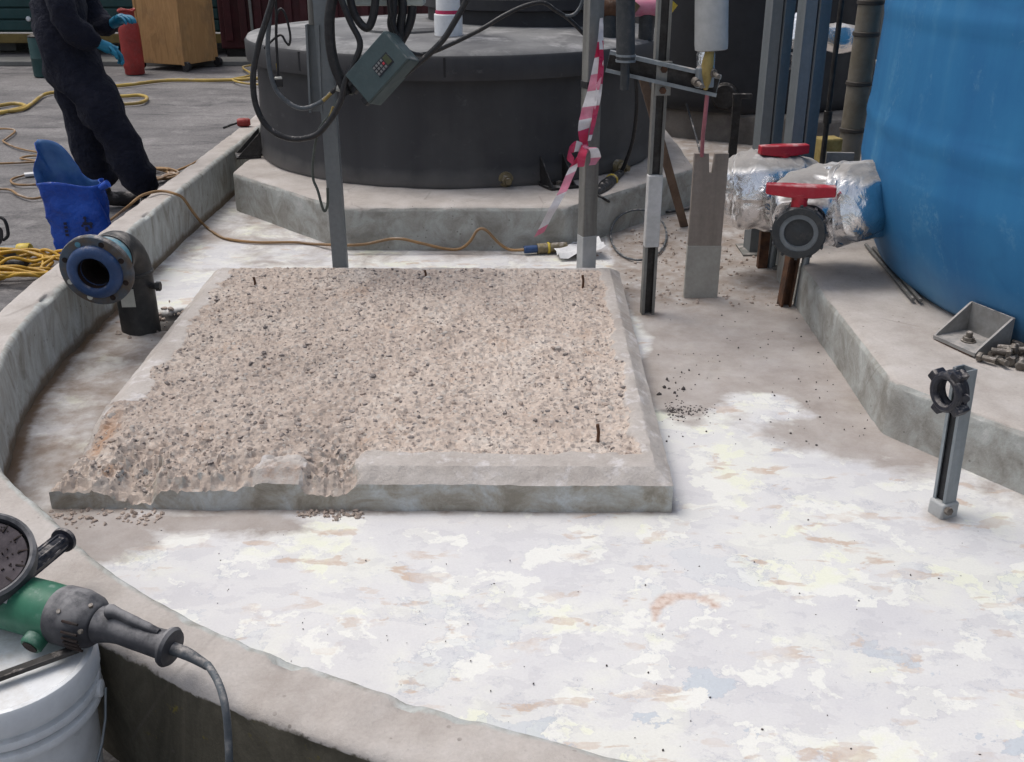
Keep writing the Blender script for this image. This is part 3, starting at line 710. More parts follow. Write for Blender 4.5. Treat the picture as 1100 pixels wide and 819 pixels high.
BC = Vector((3.22, 4.05, .2))
def build_blue_tank():
    t = thing('blue_tank', 'tall blue plastic tank with faint ribs and a bolted foot bracket', 'tank', BC)
    prof = [(1.60, .002), (1.63, .03), (1.655, .08), (1.69, .18), (1.73, .32), (1.75, .44)]
    h = .44
    while h < 3.3:
        h += .03; k = (h % .42) / .42
        prof.append((1.765 - .034 * h + .008 * math.exp(-((k - .5) / .06) ** 2), h))
    prof += [(1.50, 3.42), (1.2, 3.6), (.6, 3.68), (.01, 3.7)]
    b = MB(); b.lathe(prof, BC, n=144); b.build('tank_body', M['blue_tank'], t, 60)
    # bracket seen bolted to the plinth, and its like round the tank
    for ang in (R(203.8), R(153), R(262)):
        n = Vector((math.cos(ang), math.sin(ang), 0)); tt = Vector((-n.y, n.x, 0)); q = BC + n * 1.762
        rot = Matrix((tt, n, Vector((0, 0, 1)))).transposed()
        b = MB(); b.box(q + Vector((0, 0, .012)), (.19, .155, .012), rot)
        b.box(q + n * -.078 + Vector((0, 0, .070)), (.19, .008, .105), rot)
        for s in (-1, 1):
            o = q + tt * s * .091
            b.add([o + tt * e + p for e in (-.004, .004) for p in (n * -.073 + Vector((0, 0, .018)), n * .075 + Vector((0, 0, .018)), n * .065 + Vector((0, 0, .028)), n * -.073 + Vector((0, 0, .122)))], [(0, 3, 2, 1), (4, 5, 6, 7), (0, 1, 5, 4), (1, 2, 6, 5), (2, 3, 7, 6), (3, 0, 4, 7)])
        k = b.build('hold_down_bracket', M['zinc'], t, 30)
        b = MB(); q2 = q + n * .01; b.lathe([(.026, .019), (.026, .022)], q2, n=20); b.lathe([(.02, .022), (.02, .034)], q2, n=6); b.lathe([(.011, .034), (.011, .052), (.008, .055)], q2, n=12); b.build('bolt', M['bolt_steel'], k, 30)
        b = MB(); b.box(q + n * .045 + Vector((0, 0, .0035)), (.16, .06, .005), rot); b.build('packing_shim', M['rust'], k, 0)
build_blue_tank()
def build_rear_tank():
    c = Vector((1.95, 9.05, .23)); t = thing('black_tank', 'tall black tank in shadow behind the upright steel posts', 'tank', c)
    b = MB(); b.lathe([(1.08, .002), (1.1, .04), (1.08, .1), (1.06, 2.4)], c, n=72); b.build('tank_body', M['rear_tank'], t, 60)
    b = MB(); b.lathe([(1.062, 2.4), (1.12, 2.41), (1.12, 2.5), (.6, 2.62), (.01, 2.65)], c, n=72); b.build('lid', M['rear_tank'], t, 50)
    q = Vector((1.62, 8.0, .36)); b = MB(); b.lathe([(.10, -.08), (.10, .02), (.085, .04)], q, (-.25, -1, 0), 28); b.build('outlet', M['steel_dark'], t)
build_rear_tank()

# ------------------------------------------------------------------ steel posts
def csec(w, d, t=.005, lip=.009):      # channel open towards -y
    return [(-w / 2, -d / 2), (-w / 2 + lip, -d / 2), (-w / 2 + lip, -d / 2 + t), (-w / 2 + t, -d / 2 + t), (-w / 2 + t, d / 2 - t), (w / 2 - t, d / 2 - t), (w / 2 - t, -d / 2 + t), (w / 2 - lip, -d / 2 + t), (w / 2 - lip, -d / 2), (w / 2, -d / 2), (w / 2, d / 2), (-w / 2, d / 2)]
def flip(sec): return [(-x, -y) for x, y in sec]
GRP = 'upright galvanised posts'
# post carrying the cables
pa = Vector((-.80, 4.585, 0)); ta = Q(345, 0, 4.585); ta = Vector((pa.x - .005, 4.6, 1.75))
root = thing('steel_post', 'galvanised post carrying the tangle of cables, bolted behind the slab', 'post', pa)
b = MB(); b.extrude(flip(csec(.066, .05)), pa + Vector((0, 0, -.01)), ta, (1, 0, 0)); b.build('channel', M['galv_blue'], root, 25)
b = MB(); q0 = Q(340, 121, 4.58); q1 = Q(336, 27, 4.58); b.extrude(csec(.058, .04, .004), q0, q1, (1, 0, 0)); b.build('short_channel', M['galv_blue'], root, 25)
b = MB(); b.cyl(Q(336, 27, 4.60), Q(333, -30, 4.60), .018, n=12); b.build('conduit', M['galv_old'], root)
b = MB(); b.box(pa + Vector((0, 0, .004)), (.12, .11, .008)); b.build('base_plate', M['galv_old'], root, 0, .001)
# post with the barrier tape
pm = Vector((.345, 4.575, 0))
root = thing('steel_post', 'galvanised post with red and white barrier tape knotted round it', 'post', pm)
b = MB(); b.extrude([(x * .07, y * .06) for x, y in ((-.5, -.5), (.5, -.5), (.5, .5), (-.5, .5))], pm + Vector((0, 0, -.01)), pm + Vector((0, .01, 1.8)), Vector((1, .42, 0))); b.build('tube', M['galv_old'], root, 25, .004)
b = MB(); b.extrude([(x * .072, y * .062) for x, y in ((-.5, -.5), (.5, -.5), (.5, .5), (-.5, .5))], pm + Vector((0, 0, .0)), pm + Vector((0, 0, .25)), Vector((1, .42, 0))); b.build('grout_coating', M['insul'], root, 25, .004)['label'] = 'pale cement coated foot of the post'
b = MB(); b.box(pm + Vector((0, 0, .92)), (.075, .065, .03), rotz(.4)); b.build('joint_strap', M['cable'], root, 0, .002)
# slim open channel with white tape
pc = P(695, 338, 0)
root = thing('steel_post', 'slim open steel channel post with a strip of white tape', 'post', pc)
b = MB(); b.extrude(csec(.056, .04, .005, .012), pc + Vector((0, 0, -.005)), pc + Vector((.0, .02, 1.8)), (1, .1, 0)); b.build('channel', M['galv_old'], root, 25)
b = MB(); b.box(pc + Vector((0, .004, .66)), (.044, .006, 1.3), rotz(.1)); b.build('channel_back', M['steel_dark'], root, 0)
b = MB(); za, zb = Q(700, 265, pc.y).z, Q(702, 188, pc.y).z
b.box(pc + Vector((0, -.003, (za + zb) / 2)), (.061, .042, zb - za), rotz(.1)); b.build('white_tape', M['white_tape'], root, 25, .004)
b = MB(); zb = Q(708, 82, pc.y - .05).z; b.box(pc + Vector((0.005, -.055, zb - .01)), (.062, .006, .13), rotz(.1)); br = b.build('fixing_bracket', M['galv_old'], root, 0, .002)
for dz in (-.045, .035):
    b = MB(); b.lathe([(.014, 0), (.014, .01)], pc + Vector((.003, -.058, zb - .01 + dz)), (.1, -1, 0), 6); b.build('bolt', M['rust'], br, 30)
# horizontal rail
r0, r1 = Q(653, 66, 4.17), Q(772, 93, 4.11)
root = thing('support_rail', 'short level steel channel rail bolted across the slim post', 'rail', (r0 + r1) / 2)
b = MB(); a = (r1 - r0).normalized(); b.extrude([(-.041, .02), (-.041, -.02), (.041, -.02), (.041, .02), (.027, .02), (.027, .015), (.036, .015), (.036, -.015), (-.036, -.015), (-.036, .015), (-.027, .015), (-.027, .02)], r0, r1, (0, 0, 1)); b.build('rail', M['galv'], root, 25)
b = MB(); b.box((r0 + r1) / 2 + Vector((0, .008, 0)), ((r1 - r0).length * .99, .004, .06), Matrix.Rotation(math.atan2(r1.y - r0.y, r1.x - r0.x), 3, 'Z') @ Matrix.Rotation(-math.asin(a.z), 3, 'Y')); b.build('rail_back', M['steel_dark'], root, 0)
q = Q(757, 84, 4.08)
for s in (-.03, .03):
    b = MB(); b.lathe([(.016, -.02), (.016, .01), (.009, .01), (.009, .05)], q + Vector((s, 0, s * .6)), (.3, -1, -.2), 8); b.build('bolt', M['bolt_steel'], root, 30)
b = MB(); b.box(Q(757, 84, 4.10), (.07, .03, .075), rotz(.3)); b.build('clamp_plate', M['galv'], root, 0, .004)
# slotted flat upright
pp = P(752, 320, 0); H_ = Q(752, 165, pp.y).z
root = thing('flat_post', 'wide flat upright plate with a slot cut in its top', 'post', pp)
w = .148; b = MB()
sec = [(-.5, 0), (.5, 0), (.5, H_ - .085), (.5, H_), (.09, H_), (.05, H_ - .085), (-.03, H_ - .085), (-.08, H_), (-.5, H_), (-.5, H_ - .085)]
pts = [(x * w, z) for x, z in sec]
vs = [pp + Vector((x, d, z - .0)) for d in (-.012, .012) for x, z in pts]; n = len(pts)
b.add(vs, [(0, 1, 2, 5, 6, 9), (2, 3, 4, 5), (6, 7, 8, 9), tuple(n + i for i in (9, 6, 5, 2, 1, 0)), (n + 5, n + 4, n + 3, n + 2), (n + 9, n + 8, n + 7, n + 6)] + [(i, n + i, n + (i + 1) % n, (i + 1) % n) for i in range(n)])
b.build('plate', mat('dirty_grey_plate', (.29, .25, .22), (.17, .145, .125), 6, .85, 0, .3, 60, .2, streak=True), root, 25, .002)
zz = Q(752, 264, pp.y).z
b = MB(); b.box(pp + Vector((0, 0, zz / 2)), (w + .004, .028, zz), None); b.build('grout_coating', mat('grey_grout', (.40, .39, .355), (.34, .325, .295), 9, .9, 0, .3, 60), root, 25, .002)['label'] = 'smooth pale grey lower half'
# heavy posts behind the valves
for u0, v0, u1, Y, wd, lab in ((824, 168, 842, 5.15, .12, 'heavy blue grey steel post behind the far wrapped valve'), (860, 180, 878, 4.92, .13, 'heavy blue grey steel post nearest the banded pipe')):
    q = Q((u0 + u1) / 2 , 90, Y); p0 = Vector((q.x, Y, 0))
    root = thing('heavy_post', lab, 'post', p0, GRP)
    b = MB(); w2 = wd / 2
    b.extrude([(-w2, -.05), (-w2 * .25, -.05), (-w2 * .25, -.0), (-w2 * .12, 0), (-w2 * .12, -.042), (-w2 * .02, -.05), (w2 * .92, -.022), (w2, -.01), (w2, .05), (-w2, .05)], p0, p0 + Vector((0, .02, 2.1)), (1, .1, 0)); b.build('angle_section', M['galv_blue'], root, 25)
    b = MB(); b.extrude([(-w2 - .006, -.052), (-w2 - .001, -.052), (-w2 - .001, .052), (-w2 - .006, .052)], p0, p0 + Vector((0, .02, 2.1)), (1, .1, 0)); b.build('flange_plate', M['galv_blue'], root, 25)
    b = MB(); b.box(p0 + Vector((0, 0, .005)), (.2, .2, .01)); b.build('base_plate', M['galv_old'], root, 0, .001)
# thin dark pole
q = Q(895, 80, 5.35); b = MB(); b.cyl((q.x, 5.35, 0), (q.x, 5.36, 2.1), .014, n=12); b.lathe([(.022, .62), (.022, .68)], (q.x, 5.35, 0), n=12)
tag(b.build('conduit_pole', M['steel_dark']), 'thin dark metal pole between the heavy post and banded pipe', 'pole')
# banded pipe
q = Q(924, 80, 5.62); p0 = Vector((q.x - .005, 5.62, .2)); root = thing('banded_pipe', 'grey brown vertical pipe with dark bands beside the blue tank', 'pipe', p0)
b = MB(); b.cyl(p0, p0 + Vector((.02, 0, 2.0)), .062, n=28); b.build('pipe', M['band_pipe'], root)
for v in (3, 37, 90, 140):
    z = Q(924, v, 5.62).z; b = MB(); b.lathe([(.064, -.012), (.069, -.008), (.069, .008), (.064, .012)], Vector((p0.x + .01 * (z - .2), p0.y, z)), (.01, 0, 1), 28); b.build('band', M['band'], root)
# low post with pipe clamp
pk = P(1012, 552, 0); tp = Q(1037, 396, pk.y + .02)
root = thing('clamp_post', 'short channel stub with an open black pipe clamp on top', 'post', pk)
d = (tp - pk)
b = MB(); b.extrude(csec(.046, .042, .005, .010), pk + d * .04, tp, (.42, -.9, 0)); b.build('channel', M['galv'], root, 25)
b = MB(); b.extrude([(-.018, -.012), (.018, -.012), (.018, .014), (-.018, .014)], pk + d * .05, pk + d * .97, (.42, -.9, 0)); b.build('channel_back', M['cable'], root, 25)
b = MB(); b.box(pk + Vector((0, 0, .018)), (.062, .055, .055), rotz(.4)); b.build('base_block', M['insul'], root, 30, .006)
b = MB(); b.lathe([(.012, 0), (.012, .012)], pk + Vector((-.004, -.034, .03)), (.35, -1, .1), 6); b.build('bolt', M['bolt_steel'], root, 30)
cc = Q(1020, 421, pk.y - .035); ax = Vector((-.90, -.42, -.05)).normalized(); x, y, a = frame(ax)
b = MB(); ring = [cc + (x * math.cos(t) * .041 + y * math.sin(t) * .047) for t in np.linspace(0, 2 * PI, 40, endpoint=False)]
for off in (-.013, .013): b.tube([q + a * off for q in ring], .0115, 8, closed=True)
vs = []
for q in ring:
    rr = (q - cc).normalized()
    vs += [q - a * .013 - rr * .006, q + a * .013 - rr * .006, q + a * .013 + rr * .006, q - a * .013 + rr * .006]
N = len(ring); b.add(vs, [(4 * i + k, 4 * i + (k + 1) % 4, 4 * ((i + 1) % N) + (k + 1) % 4, 4 * ((i + 1) % N) + k) for i in range(N) for k in range(4)])
b.build('pipe_clamp', M['grip'], root, 40)
rt = Matrix((x, y, a)).transposed()
for t in (1.1, 2.6, 4.3, 5.6):
    q = cc + x * math.cos(t) * .052 + y * math.sin(t) * .058
    b = MB(); b.box(q, (.03, .028, .042), rt @ Matrix.Rotation(t, 3, 'Z')); b.build('clamp_lug', M['grip'], root, 0, .004)
b = MB(); b.cyl(cc + x * .055 + a * 0, tp + Vector((-.01, -.01, -.035)), .011, n=12); b.build('clamp_arm', M['grip'], root)

# ------------------------------------------------------------------ hanging pipes by the rail
q0, q1 = Q(672, 66, 4.08), Q(672, -60, 4.10)
root = thing('conduit_pipe', 'dark grey vertical pipe end strapped to the rail', 'pipe', q0)
b = MB(); b.cyl(q0, q1, .036, n=24); b.build('pipe', M['pvc'], root)
b = MB(); b.cyl(Q(671, 97, 4.08), Q(672, 60, 4.08), .018, n=16); b.build('inner_pipe', M['pvc'], root)
for dz in (.0, .02):
    b = MB(); b.lathe([(.0385, -.004), (.0385, .004)], q0 + Vector((0, 0, dz)), n=24); b.build('strap', M['galv'], root)
q0, q1 = Q(764, 54, 4.12), Q(765, -60, 4.14)
root = thing('insulated_pipe', 'thick pale insulated pipe hanging down with yellow foam below', 'pipe', q0)
b = MB(); b.lathe([(.055, -.003), (.062, 0), (.0635, .02), (.0625, (q1 - q0).length)], q0, q1 - q0, 32); b.build('insulation', M['insul'], root)
b = MB(); b.lathe([(.034, -.09), (.036, -.02), (.03, .0)], q0 + Vector((-.02, 0, 0)), (-.05, 0, 1), 14); b.build('tape_wrap', M['foil'], root)
b = MB(); b.tube(spline([Q(762, 55, 4.10), Q(760, 70, 4.09), Q(759, 84, 4.09), Q(758, 97, 4.10)], 5), [.018, .02, .021, .022, .023, .024, .023, .024, .024, .022, .02, .018, .016, .013, .011, .008], 10); b.build('foam', M['foam'], root)
b = MB(); b.tube(spline([Q(761, 90, 4.13), Q(759, 110, 4.16), Q(757, 130, 4.22), Q(755, 148, 4.30), Q(754, 168, 4.40)], 5), .0085, 8); b.build('tube', M['pink'], root)
# brown batten
b = MB(); p0, p1 = Vector((.97, 5.62, 0)), Q(690, 82, 5.3); b.extrude([(-.022, -.012), (.022, -.012), (.022, .012), (-.022, .012)], p0, p1, (1, .2, 0))
tag(b.build('timber_batten', M['batten'], bevel=.003), 'brown timber batten leaning behind the slim channel post', 'batten')

# ------------------------------------------------------------------ flanged elbow pipe
def build_elbow():
    c = Vector((-1.556, 4.015, 0)); t = thing('elbow_pipe', 'black pipe elbow ending in an open blue flange over the bund wall', 'pipe', c)
    az = .372; R0 = .062; rb = .12
    pts = [c + Vector((0, 0, z)) for z in (-.05, .05, .15, az - rb)]
    for k in range(1, 9):
        a = k / 8 * PI / 2; pts.append(c + Vector((-.002 * k, -rb + rb * math.cos(a), az - rb + rb * math.sin(a))))
    pts.append(c + Vector((-.016, -.17, az)))
    b = MB(); b.tube(pts, [.078] * 3 + [.079] + [.081] * 8 + [.08], 32); b.build('elbow', M['black_pipe'], t, 60)
    b = MB(); b.lathe([(.079, 0), (.084, .004), (.084, .016), (.079, .02)], c + Vector((0, 0, az - rb - .01)), n=32, caps=False); b.build('weld_ring', M['black_pipe'], t)
    b = MB(); rot = rotz(.15); b.box(c + Vector((-.005, -.079, .165)), (.055, .004, .075), Matrix.Rotation(.05, 3, 'Z')); b.build('label_patch', M['offwhite'], t, 0)['label'] = 'pale paint patch on the black pipe'
    b = MB(); b.cyl(c + Vector((.07, -.02, .2)), c + Vector((.115, -.03, .2)), .014, n=12); b.cyl(c + Vector((.10, -.03, .2)), c + Vector((.118, -.03, .2)), .02, n=6); b.build('side_stub', M['black_pipe'], t)
    ax = Vector((-.06, -1, -.11)).normalized(); f = c + Vector((-.008, -.15, az))
    b = MB(); b.lathe([(.084, 0), (.084, .135)], f, ax, 36, caps=False); b.build('sleeve', M['blue_paint'], t)
    b = MB(); b.lathe([(.085, 0.0), (.089, .003), (.089, .02), (.085, .022)], f, ax, 36, caps=False); b.build('sleeve_ring', M['black_pipe'], t)
    fo = f + ax * .135
    b = MB(); b.lathe([(.07, 0), (.138, 0), (.14, .004), (.14, .024), (.137, .028), (.075, .028)], fo, ax, 48, caps=False); fl = b.build('flange', M['flange'], t, 30)
    x, y, a = frame(ax)
    for k in range(8):
        an = 2 * PI * (k + .5) / 8; q = fo + a * .0282 + (x * math.cos(an) + y * math.sin(an)) * .117
        b = MB(); b.lathe([(.011, 0), (.011, .0015)], q, a, 14); b.build('bolt_hole', M['offwhite'] if k in (4, 5) else (M['blue_paint'] if k == 2 else M['hole']), fl, 30)
    b = MB(); b.lathe([(.058, .02), (.062, .05), (.07, .056), (.09, .052), (.103, .045), (.106, .029)], fo, ax, 48, caps=False); b.build('gasket', M['blue_rubber'], t, 60)
    b = MB(); b.lathe([(.059, .049), (.058, -.11), (.0, -.111)], fo, ax, 40, caps=False); b.build('bore', M['hole'], t)
    return t
build_elbow()

# ------------------------------------------------------------------ foil wrapped valves
def foil_body(name, pts, rads, parent, sq=.75, seed=0, n=56, per=14):
    pts = spline(pts, per); rr = []
    nseg = len(rads) - 1
    for i in range(len(pts)):
        t = i / (len(pts) - 1) * nseg; k = min(int(t), nseg - 1); rr.append(rads[k] + (rads[k + 1] - rads[k]) * (t - k))
    vs = []; x = None
    for i, q in enumerate(pts):
        t = (pts[min(i + 1, len(pts) - 1)] - pts[max(i - 1, 0)]).normalized()
        up = Vector((0, 0, 1)); s_ = t.cross(up).normalized(); u_ = s_.cross(t)
        for k in range(n):
            a = 2 * PI * k / n; ca, sa = math.cos(a), math.sin(a)
            r = rr[i] / ((abs(ca) ** 3.2 + abs(sa) ** 3.2) ** (1 / 3.2))
            r *= 1 + .10 * (float(fbm(i * .16 + seed, a * 1.5, 1.0, 3, seed, .5)) - .5) * 2 + .03 * abs(math.sin(i * .5 + 3 * float(vnoise(a * 2, i * .2, seed))))
            vs.append(q + (s_ * ca + u_ * sa * .95) * r)
    N = len(pts); fs = [(i * n + k, i * n + (k + 1) % n, (i + 1) * n + (k + 1) % n, (i + 1) * n + k) for i in range(N - 1) for k in range(n)]
    fs += [tuple(range(n))[::-1], tuple((N - 1) * n + k for k in range(n))]
    b = MB(); b.add(vs, fs); return b.build(name, M['foil'], parent, 28, tri=True)
def valve(label, base, end, axis, foil_pts, foil_r, face=True, seed=1, strut_z=.30, handle_rot=0, hs=1.0, handle_at=None):
    t = thing('wrapped_valve', label, 'valve', base)
    ax = Vector(axis).normalized(); x, y, a = frame(ax)
    foil_body('foil_jacket', foil_pts, foil_r, t, seed=seed)
    if face:
        b = MB(); b.lathe([(.075, -.17), (.082, -.16), (.082, -.12), (.095, -.115), (.098, -.05), (.09, -.045)], end, ax, 40); b.build('valve_body', M['pvc'], t)
        b = MB(); b.lathe([(.088, -.05), (.102, -.045), (.106, -.03), (.106, .0), (.100, .008), (.076, .008), (.074, -.03)], end, ax, 48, caps=False); nut = b.build('union_nut', M['pvc'], t, 30)
        for k in range(12):
            an = 2 * PI * k / 12; q = end + (x * math.cos(an) + y * math.sin(an)) * .105 - a * .016
            b = MB(); b.box(q, (.016, .012, .04), Matrix((x, y, a)).transposed() @ Matrix.Rotation(an, 3, 'Z')); b.build('grip_rib', M['pvc'], nut, 0, .002)
        b = MB(); b.lathe([(.076, -.004), (.076, .004), (.058, .006), (.056, -.012)], end, ax, 44, caps=False); b.build('face_ring', M['pvc_light'], t, 30)
        b = MB(); b.lathe([(.0578, -.006), (.02, -.004), (.012, .0), (.0, .0)], end, ax, 40, caps=False); b.build('end_disc', M['pvc'], t, 30)
    hb = handle_at
    b = MB(); b.lathe([(.034, -.018), (.031, .03), (.036, .058)], hb, (0, 0, 1), 20); st = b.build('handle_stem', M['red'], t, 30)
    hr = rotz(handle_rot); z = .075; L = .145 * hs
    sec = [(-L, -.022, 0), (-L * .35, -.031, 0), (0, -.034, 0), (L * .35, -.031, 0), (L, -.024, 0), (L, .024, 0), (L * .35, .031, 0), (0, .034, 0), (-L * .35, .031, 0), (-L, .022, 0)]
    n = len(sec)
    vs = [hb + hr @ Vector((p[0], p[1], z - .022 - (0.008 if abs(p[0]) < L * .5 else 0))) for p in sec] + [hb + hr @ Vector((p[0], p[1] * .88, z + .018)) for p in sec]
    b = MB(); b.add(vs, [tuple(range(n))[::-1], tuple(range(n, 2 * n))] + [(i, (i + 1) % n, n + (i + 1) % n, n + i) for i in range(n)]); b.build('handle', M['red'], t, 30, .005)
    return t
e1 = Q(858, 251, 3.96); ax1 = Vector((-.30, -.95, -.03))
v1 = valve('foil wrapped valve with red tee handle and open grey union in front', P(848, 330, 0), e1, ax1,
      [e1 + Vector((.02, .08, .01)), Q(868, 226, 4.16), Q(888, 220, 4.2), Q(912, 219, 4.17), Q(932, 217, 4.09), Q(948, 215, 4.04)], [.10, .15, .172, .172, .16, .07], True, 3, handle_rot=-.2, hs=.92, handle_at=Q(858, 224, 3.99))
for du, z1, mt, nm, wd in ((-6, .30, 'rust', 'support_leg', .05), (8, .28, 'galv', 'support_tube', .026)):
    q = P(848 + du, 329, 0); b = MB()
    if wd > .04: b.extrude(csec(wd, .045, .005, .01), q, q + Vector((.02, .0, z1)), (1, .2, 0)); b.box(q + Vector((.01, .012, z1 / 2)), (.036, .006, z1), rotz(.2))
    else: b.cyl(q, q + Vector((.02, 0, z1)), wd / 2 + .004, n=14)
    b.build(nm, M[mt], v1, 30)
e2 = Q(778, 215, 4.80)
v2 = valve('foil wrapped valve with a half hidden red handle, behind the grey union', P(824, 288, 0), e2, (-1, -.2, 0),
      [Q(768, 206, 4.76), Q(788, 206, 4.74), Q(812, 205, 4.72), Q(838, 206, 4.76), Q(866, 208, 4.82)], [.10, .165, .18, .18, .15], False, 9, handle_rot=.15, hs=.8, handle_at=Q(840, 178, 4.70))
for du in (-6, 4):
    q = P(824 + du, 288, 0); b = MB(); b.cyl(q, q + Vector((.01, 0, .22)), .02, n=14) if du > 0 else b.box(q + Vector((0, 0, .11)), (.045, .04, .22)); b.build('support_leg', M['rust' if du < 0 else 'galv'], v2, 30)
for k in range(2):
    b = MB(); b.tube(spline([Q(776, 190, 4.62), Q(771 - 3 * k, 200, 4.60), Q(767 - 4 * k, 208 + 3 * k, 4.60), Q(772 - 14 * (1 - k), 216, 4.60)], 6), .004, 6); b.build('tie_string', M['insul'], v2)
# pipework clutter further back
q = Q(900, 42, 6.4); b = foil_body('foil_bundle', [q + Vector((-.12, 0, .02)), q, q + Vector((.16, .05, .0))], [.06, .09, .06], None, seed=4, n=24, per=5); tag(b, 'small crumpled foil bundle beside the banded pipe top', 'foil')
q = Q(857, 45, 6.3); b = foil_body('foil_bundle', [q + Vector((0, 0, -.16)), q, q + Vector((.02, .02, .15))], [.03, .06, .04], None, seed=6, n=24, per=5); tag(b, 'narrow upright foil strip between the heavy posts', 'foil')
p0 = Vector((Q(880, 150, 5.5).x, 5.5, 0)); b = MB(); b.box(p0 + Vector((.05, 0, .42)), (.12, .10, .20), rotz(.2)); b.box(p0 + Vector((.04, 0, .15)), (.05, .05, .3)); o = b.build('terminal_box', M['foam'], None, 0, .01)
tag(o, 'dull yellow box low behind the thin dark pole', 'box')
q = Q(902, 171, 4.98); b = MB(); b.box(q, (.13, .02, .06), rotz(-.1)); b.cyl(q + Vector((0, .02, 0)), Vector((q.x, q.y + .02, .0)), .012, n=10); tag(b.build('marker_plate', M['zinc'], bevel=.002), 'small grey plate between heavy post and blue tank', 'plate')

# ------------------------------------------------------------------ rods, bolts and grit
for (a0, a1, lab) in (((930, 265, .205), (981, 324, .21), 'thin grey rod on the plinth, farther from the blue tank'), ((938, 268, .205), (989, 325, .212), 'thin grey rod on the plinth, against the blue tank')):
    q0, q1 = P(*a0), P(*a1); b = MB(); b.cyl(q0 + Vector((0, 0, .006)), q1 + Vector((0, 0, .006)), .008, n=12)
    tag(b.build('steel_rod', M['rod']), lab, 'rod', 'rods on the plinth')
proto = None
rng = random.Random(3)
for i, (u, v, k) in enumerate([(1060, 391, 0), (1069, 385, 0), (1076, 394, 0), (1081, 380, 0), (1087, 391, 0), (1092, 384, 0), (1096, 395, 0), (1085, 387, 1), (1079, 386, 1), (1095, 376, 0), (1098, 388, 1), (1072, 390, 1)]):
    q = P(u, v, .2)
    if proto is None:
        proto = thing('hex_bolt', 'loose rusty hex bolt in the small heap beside the foot bracket', 'bolt', q, 'loose bolts in the heap by the bracket')
        b = MB(); b.lathe([(.0, -.028), (.010, -.028), (.010, .018)], q, (1, 0, 0), 12); kid1 = b.build('shank', M['bolt_steel'], proto, 30)
        b = MB(); b.lathe([(.016, .018), (.018, .021), (.018, .031), (.015, .034)], q, (1, 0, 0), 6); kid2 = b.build('head', M['bolt_steel'], proto, 30)
        r = proto
    else:
        r = proto.copy(); COL.objects.link(r)
        for kk in (kid1, kid2): c = kk.copy(); COL.objects.link(c); c.parent = r
    r.location = q + Vector((0, 0, .0165 + .024 * k)); r.rotation_euler = (rng.uniform(0, 6), rng.uniform(-.25, .25), rng.uniform(0, 6.3))
def scatter(name, spots, m, label=None):
    ico = bmesh.new(); bmesh.ops.create_icosphere(ico, subdivisions=1, radius=1); iv = np.array([v.co[:] for v in ico.verts]); ifc = np.array([[v.index for v in f.verts] for f in ico.faces]); ico.free()
    rg = np.random.default_rng(11); VV = []; FF = []
    for i, (x, y, z, r) in enumerate(spots):
        v = iv * (1 + rg.uniform(-.3, .3, (len(iv), 1))) * rg.uniform(.6, 1.4, 3) * r + (x, y, z + r * .3); VV.append(v); FF.append(ifc + i * len(iv))
    o = meshobj(name, np.concatenate(VV), np.concatenate(FF), m, None, False); return tag(o, kind='stuff')
rg = np.random.default_rng(2)
sp = []
for _ in range(150):
    u, v = rg.uniform(60, 1090), rg.uniform(556, 815); q = P(u, v, 0); sp.append((q.x, q.y, 0, rg.choice([.0008, .0011, .0015, .0023])))
for _ in range(200):
    u, v = rg.uniform(700, 940), rg.uniform(300, 480); q = P(u, v, 0); sp.append((q.x, q.y, 0, rg.choice([.0015, .002, .0035])))
for _ in range(320):
    q = (.54 + abs(rg.normal(0, .07)), 3.22 + rg.normal(0, .03)); sp.append((max(q[0], .50), q[1], 0, rg.choice([.0015, .002, .0035])))
for _ in range(22):
    q = (.60 + rg.normal(0, .05), 3.45 + rg.normal(0, .07)); sp.append((q[0], q[1], 0, rg.choice([.003, .005, .008])))
inner_ok = inside(np.array([s[0] for s in sp]), np.array([s[1] for s in sp]), KP[::3])
bl = np.array([not (s[0] > 1.235 and s[1] > 3.0) for s in sp])
sp = [s for s, a_, c_ in zip(sp, inner_ok, bl) if a_ and c_ and not (-1.36 < s[0] < .49 and 2.56 < s[1] < 4.5)]
scatter('grit', sp, M['grit'])
sp = []
for _ in range(800):
    u, v = rg.uniform(640, 850), rg.uniform(228, 330); q = P(u, v, 0); sp.append((q.x, q.y, 0, rg.choice([.002, .003, .0045, .008])))
for _ in range(160):
    sp.append((rg.uniform(-1.33, -1.0), 2.53 + rg.normal(0, .03), 0, rg.choice([.002, .004, .007])))
for _ in range(130):
    sp.append((rg.uniform(-.62, -.42), 2.54 + rg.normal(0, .015), 0, rg.choice([.002, .003, .006])))
for _ in range(90):
    sp.append((HOLE[0] + rg.normal(0, .15), HOLE[1] + rg.normal(0, .1), 0, rg.choice([.004, .007, .012])))
def off_plinth(x, y): return not (y > 5.1 + max(0, x - .277) * 1.16)
sp = [s for s in sp if not (-1.33 < s[0] < .49 and 2.57 < s[1] < 4.5) and off_plinth(s[0], s[1]) and not (s[0] > 1.2 and s[1] < 5)]
scatter('rubble_chippings', sp, M['stone_tan'])

